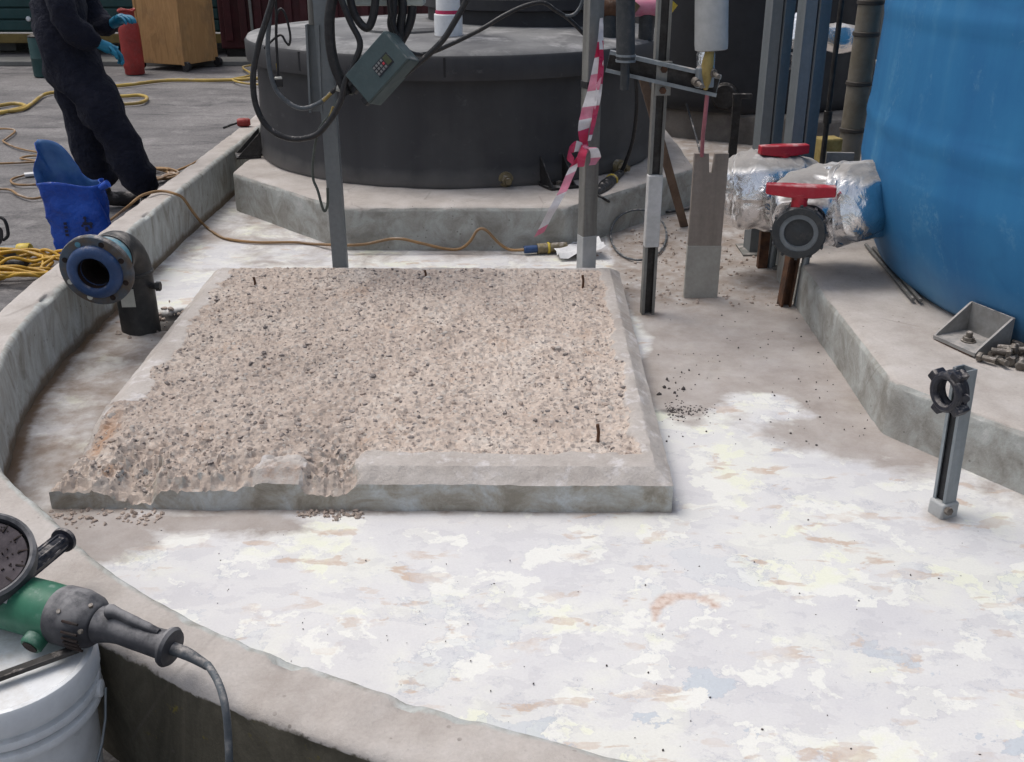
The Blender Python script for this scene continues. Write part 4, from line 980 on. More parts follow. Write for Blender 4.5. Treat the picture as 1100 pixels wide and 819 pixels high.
# ------------------------------------------------------------------ cables round the post
def cable(pts, r, m, label, name='cable', cat='cable', n=8, group=None, sub=8):
    b = MB(); b.tube(spline(pts, sub), r, n); o = b.build(name, M[m], None, 60); return tag(o, label, cat, group)
def cq(lst, Y): return [Q(240 + x / 3.9, y / 3.9, Y if not isinstance(Y, (list, tuple)) else Y[0] + (Y[1] - Y[0]) * i / (len(lst) - 1)) for i, (x, y) in enumerate(lst)]
cable(cq([(225, -60), (185, 70), (145, 200), (124, 330), (138, 450), (190, 540), (280, 584), (380, 572), (440, 515), (490, 430), (512, 340), (555, 250), (572, 180), (530, 90), (478, -40)], 4.44), .013, 'cable', 'thick black cable hanging in the largest loop from the post')
cable(cq([(205, -40), (192, 90), (186, 210), (202, 330), (240, 405), (320, 456), (400, 436), (468, 378)], 4.50), .010, 'cable_grey', 'grey cable in a wide loop with a taped end')
cable(cq([(470, -60), (446, 60), (448, 180), (464, 270), (492, 340), (520, 400)], 4.47), .022, 'cable', 'fattest black cable running down along the post face')
cable(cq([(520, -60), (548, 60), (600, 120), (630, 60), (640, -60)], 4.50), .017, 'cable', 'short black cable hanging in a tight bend under the enclosure')
cable(cq([(545, 395), (500, 400), (455, 470), (400, 550), (378, 650), (375, 745), (395, 800), (420, 885), (436, 860), (436, 790)], 4.47), .006, 'wire_green', 'thin green grey wire dangling in a narrow loop down the post', 'wire', 'wire')
cable(cq([(215, -30), (222, 60), (221, 150), (225, 240), (229, 320)], 4.52), .006, 'cable', 'thin black lead hanging straight with a plug at its end', 'wire', 'wire')
cable(cq([(170, 205), (235, 150), (262, 180), (275, 190), (280, 150), (262, 70), (240, 40), (222, 70), (222, 110)], 4.55), .005, 'cable', 'thin black lead curled in a small ring above the tank rim', 'wire', 'wire')
cable(cq([(735, 335), (790, 290), (850, 240), (920, 170), (965, 100), (1010, 20), (1030, -40)], 4.46), .0125, 'cable', 'black cable rising from the keypad box to the upper frame')
cable(cq([(690, -50), (700, 60), (735, 170), (790, 225), (860, 226), (960, 185), (1080, 125), (1180, 65), (1270, 25), (1340, 15), (1390, 45), (1450, 85), (1510, 145)], (4.5, 4.75)), .0095, 'cable', 'long black cable swinging right across to the taped post')
cable(cq([(1390, 45), (1430, 68), (1470, 62), (1500, 20), (1510, -40)], 4.72), .007, 'cable_grey', 'thin grey cable curling near the taped post top', 'wire', 'wire')
for i, (x0, lab) in enumerate(((705, 'black cable of the bunch behind the keypad box, closest to the post'), (745, 'middle black cable of the bunch behind the keypad box'), (785, 'black cable of the bunch behind the keypad box, closest to the white pipe'))):
    cable(cq([(x0, -60), (x0 + 6, 40), (x0 - 4 * i, 110), (735 + 4 * i, 178)], 4.56 + .02 * i), .019, 'cable', lab)
q = Q(240 + 232 / 3.9, 350 / 3.9, 4.52)
root = thing('plug', 'small black plug with yellow tag hanging in front of the tank', 'plug', q)
b = MB(); b.box(q, (.034, .028, .034), rotz(.3)); b.build('plug_body', M['cable'], root, 0, .004)
b = MB(); b.box(q + Vector((0, 0, .02)), (.03, .026, .008), rotz(.3)); b.build('collar', M['offwhite'], root, 0, .002)
b = MB(); b.box(q + Vector((0, 0, .058)), (.008, .008, .045)); b.build('tag', M['yellow'], root, 0)
def seg(lst, Y, r, m, name, parent):
    b = MB(); p = cq(lst, Y); b.cyl(p[0], p[1], r, n=10); return b.build(name, M[m], parent)
q = cq([(440, 400), (470, 375)], 4.49); root = thing('cable_end', 'taped cable end with yellow cores pointing at the keypad box', 'cable end', q[0])
seg([(418, 425), (452, 392)], 4.49, .007, 'foam', 'yellow_cores', root); seg([(452, 392), (476, 370)], 4.49, .010, 'cable', 'gland', root); seg([(474, 372), (495, 378)], 4.48, .012, 'offwhite', 'cap', root)
q = cq([(405, 555), (460, 450)], 4.45); b = MB(); b.tube(spline([q[0], (q[0] + q[1]) / 2 + Vector((.01, 0, 0)), q[1]], 5), .0065, 8); tag(b.build('wire', M['foam']), 'short yellow wire taped along the black cable bundle', 'wire')

# keypad box
def build_keypad():
    A_, B_, C_, D_ = [Q(240 + x / 3.9, y / 3.9, Y) for x, y, Y in ((668, 118, 4.42), (792, 262, 4.36), (602, 428, 4.38), (520, 330, 4.44))]
    c = (A_ + B_ + C_ + D_) / 4; ex = ((B_ - A_) + (C_ - D_)).normalized(); ey = ((A_ - D_) + (B_ - C_)); ey = (ey - ex * ey.dot(ex)).normalized(); nz = ex.cross(ey)
    if nz.y > 0: nz = -nz
    w = ((B_ - A_).length + (C_ - D_).length) / 2; h = ((A_ - D_).length + (B_ - C_).length) / 2
    # box rotation; light on the upper-left flank is painted below
    rot = Matrix((ex, ey, ex.cross(ey))).transposed()
    t = thing('keypad_box', 'tilted grey green control box with a small keypad, hung in cables', 'control box', c)
    dep = .11; k = 1 if ex.cross(ey).dot(nz) > 0 else -1
    def put(name, lx, ly, lz, sx, sy, sz, m, par=t, bev=0):
        b = MB(); b.box(c + ex * lx + ey * ly + nz * lz, (sx, sy, sz), rot); return b.build(name, M[m], par, 0, bev)
    put('case', 0, 0, -dep / 2, w, h, dep, 'box_green', bev=.006)
    put('case_lid', 0, 0, .006, w * .97, h * .97, .012, 'box_green', bev=.004)
    put('lit_flank', -w / 2 - .0015, 0, -dep / 2, .003, h * .96, dep * .96, 'box_pale')['label'] = 'upper flank of the box painted pale as if lit'  # pale sheet stands in for light falling on this flank
    # label strip: screen and keys
    p = put('keypad', .015, .03, .0135, .052, .088, .003, 'grip')
    put('screen', .015, .058, .0158, .04, .024, .002, 'screen', p)
    for i in range(3):
        for j in range(4):
            put('key', -.001 + .016 * i, .036 - .0145 * j, .016, .0105, .009, .002, 'red' if (i, j) == (1, 0) else 'key_pale', p)
    put('gland', w * .25, -h / 2 - .015, -.05, .035, .03, .035, 'cable', bev=.004)
    put('gland', -w * .2, -h / 2 - .018, -.05, .035, .036, .035, 'cable', bev=.004)
build_keypad()
b = MB(); q = Q(412, 10, 4.576); b.box(Vector((q.x, 4.66, q.z + .22)), (.335, .16, .42)); root = thing('enclosure', 'pale grey green enclosure above the tangle of cables', 'enclosure', (q.x, 4.66, q.z)); b.build('case', M['box_pale'], root, 0, .006)
b = MB(); b.box(Vector((q.x, 4.576, q.z + .23)), (.31, .012, .38)); b.build('door', M['box_pale'], root, 0, .005)
b = MB(); b.box(Vector((q.x - .12, 4.76, q.z + .2)), (.5, .03, .05)); b.build('mounting_rail', M['galv'], root, 0)
# white pipe on lid
p0 = Vector((Q(482, 40, 6.1).x, 6.1, .965)); root = thing('vent_pipe', 'white plastic vent pipe standing on the black tank lid', 'pipe', p0)
b = MB(); b.cyl(p0 + Vector((0, 0, -.02)), p0 + Vector((0, 0, 1.1)), .068, n=28); b.build('pipe', M['white_plastic'], root)
b = MB(); b.cyl(p0 + Vector((0, 0, -.02)), p0 + Vector((0, 0, .13)), .08, n=28); b.build('socket', M['white_plastic'], root, bevel=.004)
b = MB(); b.lathe([(.0705, .131), (.072, .14), (.0705, .15)], p0, n=28, caps=False); b.build('red_tape', M['tape_red'], root)
# fittings on the lid behind the taped post
for (u, v, Y, m1, m2, lab) in ((655, 20, 6.2, 'rust', 'brass', 'rusty pipe fitting on the lid beside the grey pipe'), (695, 18, 6.25, 'tape_pink', 'yellow', 'pipe fitting with pink and yellow tape on the lid')):
    p0 = Vector((Q(u, v, Y).x, Y, .96)); root = thing('pipe_fitting', lab, 'fitting', p0)
    b = MB(); b.cyl(p0 + Vector((0, 0, -.02)), p0 + Vector((0, 0, .12)), .045, n=18); b.build('spigot', M['pvc'], root)
    b = MB(); b.cyl(p0 + Vector((-.09, 0, .16)), p0 + Vector((.09, -.02, .17)), .055, n=18); b.build('tee', M[m1], root)
    b = MB(); b.cyl(p0 + Vector((.085, -.02, .14)), p0 + Vector((.13, -.02, .20)), .05, n=14); b.build('tape_wrap', M[m2], root)

# ------------------------------------------------------------------ barrier tape
def ribbon(b, pts, width, wdir, mis, sub=10, twist=None):
    p = spline(pts, sub); vs = []; N = len(p)
    for i, q in enumerate(p):
        t = i / (N - 1); k = t * (len(width) - 1); j = min(int(k), len(width) - 2); w = width[j] + (width[j + 1] - width[j]) * (k - j)
        d = Vector(wdir); a = (twist or 0) * math.sin(t * 9); d = Vector((d.x * math.cos(a), d.y + math.sin(a), d.z)).normalized()
        vs += [q - d * w / 2, q + d * w / 2 + Vector((0, .004 * math.sin(i), 0))]
    o = len(b.v); b.v += vs
    for i in range(N - 1):
        b.f.append((o + 2 * i, o + 2 * i + 1, o + 2 * i + 3, o + 2 * i + 2)); b.m.append(mis[min(len(mis) - 1, int(i / (N - 1) * len(mis)))])
b = MB()
kn = Q(628, 160, 4.50)
ribbon(b, [Q(646, 20, 4.53), Q(645, 45, 4.52), Q(641, 80, 4.50), Q(633, 115, 4.50), Q(627, 140, 4.49), kn], [.012, .03, .05, .065, .055, .03], (1, 0, .2), [2, 2, 0, 2, 1, 2, 1, 2, 0, 0], 10, .5)
ribbon(b, [Q(645, 40, 4.51), Q(646, 65, 4.50), Q(643, 100, 4.49), Q(637, 135, 4.49), Q(633, 152, 4.48)], [.01, .024, .026, .02, .015], (1, .2, 0), [2, 0, 0, 2, 0, 0, 2], 8, .3)
ribbon(b, [kn + Vector((0, -.01, 0)), Q(617, 178, 4.47), Q(606, 203, 4.45), Q(594, 225, 4.44), Q(579, 253, 4.44)], [.03, .05, .05, .056, .052], (.9, 0, .45), [1, 0, 2, 1, 1, 2, 2, 2, 1], 8, .25)
ribbon(b, [kn, Q(618, 158, 4.46), Q(610, 165, 4.45), Q(616, 174, 4.45)], [.03, .05, .05, .03], (.2, 0, 1), [2, 0, 0], 6, .3)
ribbon(b, [kn, Q(637, 160, 4.46), Q(640, 170, 4.46), Q(636, 178, 4.46)], [.03, .04, .045, .03], (1, 0, .1), [1, 2, 1], 6, .3)
ribbon(b, [kn + Vector((0, -.02, .02)), Q(625, 168, 4.45), Q(624, 180, 4.45)], [.03, .04, .03], (1, 0, .1), [0], 6, .3)
b.lathe([(.0, -.02), (.02, -.012), (.022, .01), (.0, .022)], kn + Vector((0, -.012, .0)), (.4, 0, 1), 8, 1)
tag(b.build('barrier_tape', [M['tape_red'], M['tape_pink'], M['tape_white']], None, 60, keep=True), 'red and white barrier tape knotted and trailing from a post', 'tape')

# ------------------------------------------------------------------ things on the bund floor at the back
def fl(lst, z=.012): return [P(u, v, z) for u, v in lst]
cable([P(106, 246, G + .01), P(120, 236, G + .05), P(137, 223, .23), P(152, 211, .281), P(172, 206, .282), P(188, 209, .279), PX(197, 214, -1.722), PX(207, 228, -1.715), P(219, 242, .02)] + fl([(240, 256), (275, 261), (315, 261), (340, 263)]) + [Q(u, v, 5.10) for u, v in ((368, 264), (392, 263), (425, 257), (452, 262), (478, 268), (494, 268), (505, 260), (513, 248), (522, 248), (536, 262), (548, 269))] + [P(563, 269, .026)], .0075, 'cord_tan', 'tan extension lead running over the bund wall across the floor', 'extension_lead', 'lead')
q0, q1 = P(563, 269, .026), P(603, 266, .03)
root = thing('lead_connector', 'blue and yellow plug connector lying at the plinth foot', 'connector', (q0 + q1) / 2)
d = q1 - q0
for f0, f1, r, m, nm in ((0, .35, .02, 'blue_rubber', 'plug_half'), (.35, .62, .027, 'brass', 'coupler'), (.62, .68, .03, 'yellow', 'locking_ring'), (.68, 1.15, .025, 'brass', 'socket_half')):
    b = MB(); b.cyl(q0 + d * f0, q0 + d * f1, r, n=18); b.build(nm, M[m], root, 30, .002)
def sheet(u, v, w, h, rot, tilt, label, seed, lift=.02):
    c = P(u, v, 0); n = 12; b = MB(); vs = []
    for i in range(n):
        for j in range(n):
            x, y = (i / (n - 1) - .5) * w, (j / (n - 1) - .5) * h
            z = lift + tilt * max(0, (x / w + .5)) ** 2 * w + .03 * (float(vnoise(i * .5 + seed, j * .5, seed)) - .3)
            vs.append(c + rotz(rot) @ Vector((x, y, max(z, .006))))
    b.add(vs, [(i * n + j, i * n + j + 1, (i + 1) * n + j + 1, (i + 1) * n + j) for i in range(n - 1) for j in range(n - 1)])
    tag(b.build('paper_sheet', M['paper'], None, 60), label, 'paper')
sheet(622, 276, .24, .15, .2, .2, 'crumpled white paper lying at the foot of the taped post', 3)
sheet(604, 264, .16, .13, 2.6, .9, 'curled white paper standing up beside the plug connector', 8)
# plug on the tank fitting and its wire
q0, q1 = P(640, 209, .235), Q(667, 186, 5.90)
root = thing('cable_gland', 'black cable plug with yellow ring beside the tank drain', 'plug', q0)
b = MB(); b.tube([q0, q0.lerp(q1, .35), q0.lerp(q1, .6), q1], [.018, .036, .032, .02], 14); b.build('plug_body', M['cable'], root)
b = MB(); m_ = q0.lerp(q1, .62); b.lathe([(.035, -.012), (.037, 0), (.035, .012)], m_, q1 - q0, 14); b.build('ring', M['yellow'], root)
cable([Q(681, 60, 5.5), Q(684, 110, 5.6), Q(680, 150, 5.75), Q(672, 175, 5.85), q1], .011, 'cable', 'black cable hanging over the rim down to the drain plug')
cable([q0, P(652, 216, .2), P(668, 226, .02), P(690, 228, .012), P(722, 228, .012), P(745, 224, .012)], .007, 'cable', 'thin black wire trailing from the plug past the slim post', 'wire', 'wire')
ring = [P(686 + 30 * math.cos(t), 253 + 27 * math.sin(t), .012 + .10 * max(0, -math.sin(t))) for t in np.linspace(0, 2 * PI, 14, endpoint=False)]
b = MB(); b.tube(spline(ring, 5, True), .006, 8, closed=True); tag(b.build('wire_loop', M['cable_grey'], None, 60), 'single loop of grey wire round the slim post foot', 'wire')
cable([Q(737, 112, 4.9), Q(744, 135, 4.85), Q(751, 160, 4.6), Q(753, 175, 4.46)], .005, 'cable', 'thin black wire hanging into the slotted plate', 'wire', 'wire')
p0 = P(790, 165, .0); b = MB(); q = Q(792, 105, 6.6); b.box(Vector((q.x, 6.6, .28)), (.05, .04, .56)); b.box(Vector((q.x + .03, 6.6, .57)), (.12, .04, .03)); tag(b.build('stub_post', M['steel_dark'], None, 0, .004), 'short dark stub post beside the rear tank', 'post')
# red plug on the wall
q = P(262, 134, .29); root = thing('connector_plug', 'small red plug with black tail on the bund wall top', 'plug', q)
b = MB(); b.lathe([(.022, -.045), (.03, -.03), (.03, .03), (.02, .045)], q + Vector((0, 0, .012)), (1, .25, 0), 16); b.build('plug_body', M['red_paint'], root)
b = MB(); b.tube(spline([q + Vector((-.04, -.01, .01)), q + Vector((-.08, -.03, -.0)), q + Vector((-.115, -.10, -.008))], 5), .008, 8); b.build('tail', M['cable'], root)

# ------------------------------------------------------------------ the yard: hoses, leads, tools
def gp(lst, z=.012): return [P(u, v, G + z) for u, v in lst]
cable(gp([(-60, 135), (0, 122), (22, 117), (27, 114), (14, 112), (-10, 116), (-40, 122)], .02), .018, 'hose_yellow', 'thick yellow hose curling in a loop behind the blue bag', 'hose', 'hose')
cable(gp([(-20, 122), (20, 119), (34, 112), (48, 102), (66, 100), (100, 103), (130, 104), (150, 103), (158, 106), (150, 111), (120, 113)], .02), .017, 'hose_yellow', 'yellow hose passing behind the legs and bending back', 'hose', 'hose')
cable(gp([(90, 96), (135, 92), (180, 87), (225, 87), (262, 86), (285, 84)], .02), .019, 'hose_yellow', 'straight yellow hose lying across the yard before the crate', 'hose', 'hose')
cable(gp([(300, 70), (262, 72), (270, 80), (264, 83), (250, 86), (262, 90), (290, 92)], .03), .012, 'hose_yellow', 'thin yellow hose tangle near the black tank rim', 'hose', 'hose')
T2 = [([(-30, 140), (8, 139), (16, 142), (6, 150), (4, 153), (20, 160), (46, 165), (70, 167)], 'tan lead zigzagging behind the blue bag'),
      ([(-20, 177), (10, 176), (40, 174), (22, 171), (36, 168), (60, 170)], 'tan lead lying straight toward the blue bag top'),
      ([(60, 198), (40, 199), (18, 199), (12, 194), (26, 189), (50, 186)], 'tan lead bent in a hairpin beside the blue bag'),
      ([(-20, 204), (8, 204), (20, 210), (34, 214), (52, 211), (75, 205)], 'tan lead wavering up to the bag side')]
for pts, lab in T2: cable(gp(pts), .008, 'cord_tan', lab, 'extension_lead', 'lead')
rng = random.Random(8); coil = []
for k in range(46):
    a = k * .72; coil.append((166 + 26 * math.cos(a) * rng.uniform(.5, 1.1), 187 + 6.5 * math.sin(a) * rng.uniform(.5, 1.1)))
b = MB(); b.tube(spline([P(u, v, G + .012 + .03 * rng.random()) for u, v in coil + [(200, 180), (215, 172)]], 6), .0085, 8)
tag(b.build('extension_lead', M['cord_tan'], None, 60), 'tan lead heaped in untidy coils behind the front boot', 'lead')
cable(gp([(108, 189), (118, 192), (130, 190)]), .008, 'cord_tan', 'short stretch of tan lead seen between the legs', 'extension_lead', 'lead')
coil = []
for k in range(110):
    a = k * .53; ra = rng.uniform(.6, 1.0)
    coil.append(Vector((0, 0, 0)) + P(18, 295, G) + Vector((.30 * math.cos(a) * ra + .10 * math.sin(a * .13), .17 * math.sin(a) * ra + .05 * math.cos(a * .2), .015 + .07 * rng.random())))
b = MB(); b.tube(spline(coil, 6), .0085, 8); tag(b.build('extension_lead', M['cord_yellow'], None, 60), 'bright yellow lead coiled in a heap beside the bund wall', 'lead')
# tools at the left edge
q = P(2, 268, G); root = thing('power_tool', 'dark power tool on the ground beside the yellow coil', 'tool', q)
b = MB(); b.tube([q + Vector((-.22, 0, .08)), q + Vector((-.1, 0, .085)), q + Vector((.0, 0, .07))], [.06, .068, .05], 18); b.build('motor_body', M['grinder_grey'], root, 50)
b = MB(); b.tube(spline([q + Vector((-.05, 0, .1)), q + Vector((-.02, .01, .17)), q + Vector((.04, .01, .16)), q + Vector((.05, 0, .08)), q + Vector((.02, -.01, .05))], 6), .009, 8); b.build('cable_tail', M['cable'], root)
q = P(14, 271, G + .04); root = thing('site_plug', 'grey site plug with bright yellow end on the ground', 'plug', q)
b = MB(); b.cyl(q + Vector((-.06, 0, .0)), q + Vector((.03, 0, .005)), .03, n=18); b.build('grip', M['pvc_light'], root, 30, .003)
b = MB(); b.lathe([(.036, 0), (.038, .01), (.038, .06), (.034, .066)], q + Vector((.03, 0, .005)), (1, 0, .05), 20); b.build('collar', M['yellow'], root)
q = P(8, 284, G + .03); b = MB(); b.cyl(q + Vector((-.35, .03, 0)), q + Vector((.10, 0, .0)), .027, n=16); tag(b.build('tube_length', M['cable'], None, 40, .003), 'black tube lying just below the yellow ended plug', 'tube')
q = P(32, 188, G + .012); b = MB(); b.box(q, (.07, .06, .02), rotz(.5)); tag(b.build('paper_scrap', M['paper'], None, 0, .004), 'scrap of white paper on the asphalt near the bag', 'paper')

# blue bag
def build_bag():
    c = P(86, 284, G) + Vector((-.015, .12, 0)); c.x = -2.235
    root = thing('plastic_bag', 'crumpled blue plastic bag standing open against the bund wall', 'bag', c)
    n, m = 56, 30; V = []; 
    for j in range(m):
        t = j / (m - 1)
        for k in range(n):
            a = 2 * PI * k / n; ca, sa = math.cos(a), math.sin(a)
            rx = .155 / ((abs(ca) ** 5 + abs(sa) ** 5) ** .2); ry = .065 / ((abs(ca) ** 5 + abs(sa) ** 5) ** .2)
            hgt = .40 + .19 * float(sstep(.15, .9, np.float64(sa * .62 - ca * .62))) + .012 * math.sin(3 * a + 1)
            sp_ = 1 + .04 * t * t - .05 * math.sin(t * PI)
            w = 1 + .16 * (float(fbm(k / n * 9 % 9, t * 5, 1.0, 4, 77)) - .5) * (1 if True else 0)
            # keep the seam closed
            w2 = 1 + .42 * (float(fbm(ca * 1.8 + 5 + t, sa * 1.8 + t * 3.5, 1.6, 4, 78)) - .5) + .05 * (abs(((t * 3.2 + ca * 1.3) % 1) - .5) - .25)
            V.append(c + Vector((ca * rx * sp_ * w2 - .05 * t, sa * ry * sp_ * w2 + .01 * t, hgt * t + .002)))
    F = [(j * n + k, j * n + (k + 1) % n, (j + 1) * n + (k + 1) % n, (j + 1) * n + k) for j in range(m - 1) for k in range(n)]
    F.append(tuple(range(n))[::-1])
    b = MB(); b.add(V, F); o = b.build('bag_skin', [M['bag'], M['bag_inside']], root, 70, keep=True)
    so = o.modifiers.new('thickness', 'SOLIDIFY'); so.thickness = .003; so.offset = -1; so.material_offset = 1
    # dark print on the front
    q = c + Vector((.04, -.074, .2)); b = MB()
    rg = random.Random(4)
    for k in range(14):
        a = k * .9; p = q + Vector((.034 * math.cos(a) * rg.random(), 0, .04 * math.sin(a) * rg.random())); b.lathe([(.0, 0), (.006 + .005 * rg.random(), .001), (0, .002)], p, (.1, -1, 0), 5)
    b.build('print', M['print'], root, 0); b = MB()
    for k in range(4): b.box(q + Vector((-.115, .004, -.06 + .02 * k)), (.016, .003, .013), rotz(.1))
    b.build('print', M['print'], root, 0)
    b = MB(); b.cyl(c + Vector((.12, -.03, .375)), c + Vector((.165, -.03, .40)), .016, .022, 10); b.build('tied_corner', M['bag'], root)
build_bag()

# ------------------------------------------------------------------ background
def build_shed():
    t = thing('site_cabin', 'long dark green cabin with ribbed boards and a yellow sill', 'cabin', (-9.3, 15.8, G))
    x0, x1, y0 = -15.0, -3.95, 14.6
    b = MB(); b.box(((x0 + x1) / 2, y0 + 1.25, 1.42), (x1 - x0, 2.4, 2.40)); b.build('wall', M['shed'], t, 0)
    b = MB(); z = .24
    while z < 2.6:
        b.box(((x0 + x1) / 2, y0 + .03, z + .07), (x1 - x0 - .01, .05, .132)); z += .15
    b.build('cladding_boards', M['shed'], t, 0, .012)
    b = MB(); b.box(((x0 + x1) / 2, y0 - .005, .145), (x1 - x0 + .06, .12, .115)); b.build('sill', M['shed_yellow'], t, 0, .01)
    b = MB(); b.box(((x0 + x1) / 2, y0 + 1.2, 2.68), (x1 - x0 + .3, 2.8, .12)); b.build('roof', M['shed'], t, 0, .01)
    for k in range(5): 
        b = MB(); b.box((x0 + .6 + k * 2.45, y0 + .5, .02), (.3, .4, .14)); b.build('footing', M['wall_grey'], t, 0, .01)
    b = MB(); b.lathe([(.03, 0), (.035, .015), (.025, .03), (0, .035)], Q(31, 21, y0 - .0), (0, -1, 0), 16); b.build('white_disc', M['white_plastic'], t)  # small white round part on the cabin front
build_shed()
def build_maroon():
    t = thing('steel_container', 'maroon steel container end beyond the black tank', 'container', (-2.4, 15.2, G))
    b = MB(); b.box((-2.2, 15.4, 1.25), (3.3, 2.4, 2.4)); b.build('body', M['maroon'], t, 0, .02)
    b = MB()
    for k in range(16): b.box((-3.72 + k * .2, 14.18, 1.25), (.1, .05, 2.2))
    b.build('ribs', M['maroon'], t, 0, .01)
    b = MB(); b.box((-2.2, 15.4, .0), (3.2, 2.3, .12)); b.build('base_rail', M['steel_dark'], t, 0)
    b = MB(); b.cyl((-3.4, 14.12, .2), (-3.4, 14.12, 2.3), .02, n=10); b.build('locking_bar', M['galv_old'], t)
build_maroon()
def build_wall():
    b = MB(); b.box((6.5, 13.6, 1.5), (9.0, .25, 3.1)); tag(b.build('boundary_wall', M['wall_grey'], None, 0, .01), 'plain grey rendered wall behind the tanks', 'wall')
build_wall()
def build_crate():
    c = P(186, 77, G); t = thing('plywood_crate', 'tall plywood crate on small black wheels before the green cabin', 'crate', c)
    a = R(-24); rt = rotz(a); w, d, h = .66, .62, 1.15; o = c + Vector((-.02, .38, 0))
    b = MB(); b.box(o + Vector((0, 0, .07 + h / 2)), (w, d, h), rt); b.build('panels', M['plywood'], t, 0, .006)
    for sx in (-1, 1):
        for sy in (-1, 1): b = MB(); b.box(o + rt @ Vector((sx * (w / 2 - .01), sy * (d / 2 - .01), .07 + h / 2)), (.035, .035, h + .01), rt); b.build('corner_batten', M['plywood'], t, 0, .004)
    b = MB(); b.box(o + Vector((0, 0, .07 + h + .012)), (w + .03, d + .03, .022), rt); b.build('lid', M['plywood_edge'], t, 0, .003)
    b = MB(); b.box(o + rt @ Vector((-.05, -d / 2 - .003, 1.0)), (.16, .004, .08), rt); b.build('stencil_patch', M['batten'], t, 0)['label'] = 'smudged brown stencil patch'
    for sx in (-1, 1):
        for sy in (-1, 1):
            q = o + rt @ Vector((sx * (w / 2 + .02), sy * (d / 2 - .02), .055)); b = MB(); b.cyl(q + rt @ Vector((0, -.025, 0)), q + rt @ Vector((0, .025, 0)), .055, n=18); b.build('wheel', M['cable'], t, 40, .004)
build_crate()
def build_bottle():
    c = P(140, 82, G) + Vector((0, .17, 0)); t = thing('gas_cylinder', 'squat red gas cylinder standing beside the plywood crate', 'gas cylinder', c)
    b = MB(); b.lathe([(.108, 0), (.112, .01), (.112, .06), (.118, .075), (.12, .12), (.12, .48), (.112, .56), (.08, .61), (.05, .63)], c, n=36); b.build('body', M['red_paint'], t, 60)
    b = MB(); b.lathe([(.08, .59), (.085, .60), (.085, .70), (.078, .71)], c, n=28, caps=False); b.build('collar', M['red_paint'], t)
    b = MB(); b.cyl(c + Vector((0, 0, .62)), c + Vector((0, 0, .70)), .03, n=12); b.cyl(c + Vector((0, 0, .68)), c + Vector((.07, -.03, .68)), .016, n=10); b.build('valve', M['brass'], t)
    b = MB(); b.tube(spline([c + Vector((.09 * math.cos(k), .09 * math.sin(k), .71 + .01 * math.sin(3 * k))) for k in np.linspace(0, 2 * PI, 10, endpoint=False)], 5, True), .014, 8, closed=True); b.build('hose_ring', M['red_paint'], t)
build_bottle()
c = P(46, 84, G) + Vector((0, .12, 0)); t = thing('drum', 'dark green drum half hidden behind the standing person', 'drum', c)
b = MB(); b.lathe([(.13, 0), (.14, .01), (.14, .2), (.145, .21), (.14, .22), (.14, .42), (.13, .44)], c, n=28); b.build('body', M['shed'], t); b = MB(); b.lathe([(.135, .44), (.14, .45), (.12, .46), (0, .455)], c, n=28); b.build('lid', M['steel_dark'], t)
# low kerb strip beyond
b = MB(); b.box((-4.0, 13.6, G + .02), (6.5, .5, .06)); tag(b.build('concrete_strip', M['wall_grey'], None, 0, .01), kind='structure')

# ------------------------------------------------------------------ the person
def skin_mesh(name, verts, edges, rad, sub, m, parent, root_i=0):
    me = bpy.data.meshes.new(name); me.from_pydata([tuple(v) for v in verts], edges, [])
    o = bpy.data.objects.new(name, me); COL.objects.link(o)
    sk = o.modifiers.new('skin', 'SKIN'); sk.use_smooth_shade = True; sk.branch_smoothing = .6
    ly = me.skin_vertices[0] if me.skin_vertices else None
    if ly is None:
        bm = bmesh.new(); bm.from_mesh(me); bm.verts.layers.skin.verify(); bm.to_mesh(me); bm.free(); ly = me.skin_vertices[0]
    for i, r in enumerate(rad):
        ly.data[i].radius = (r, r) if not isinstance(r, tuple) else r
        ly.data[i].use_root = (i == root_i)
    ss = o.modifiers.new('sub', 'SUBSURF'); ss.levels = sub; ss.render_levels = sub
    dg = bpy.context.evaluated_depsgraph_get(); ev = o.evaluated_get(dg)
    me2 = bpy.data.meshes.new_from_object(ev); me2.name = name
    bpy.data.objects.remove(o); bpy.data.meshes.remove(me)
    me2.materials.clear()
    for k in (m if isinstance(m, list) else [m]): me2.materials.append(k)
    me2.polygons.foreach_set('use_smooth', [True] * len(me2.polygons))
    o = bpy.data.objects.new(name, me2); COL.objects.link(o)
    if parent: o.parent = parent; ORG[o.name] = ORG[parent.name]
    return o
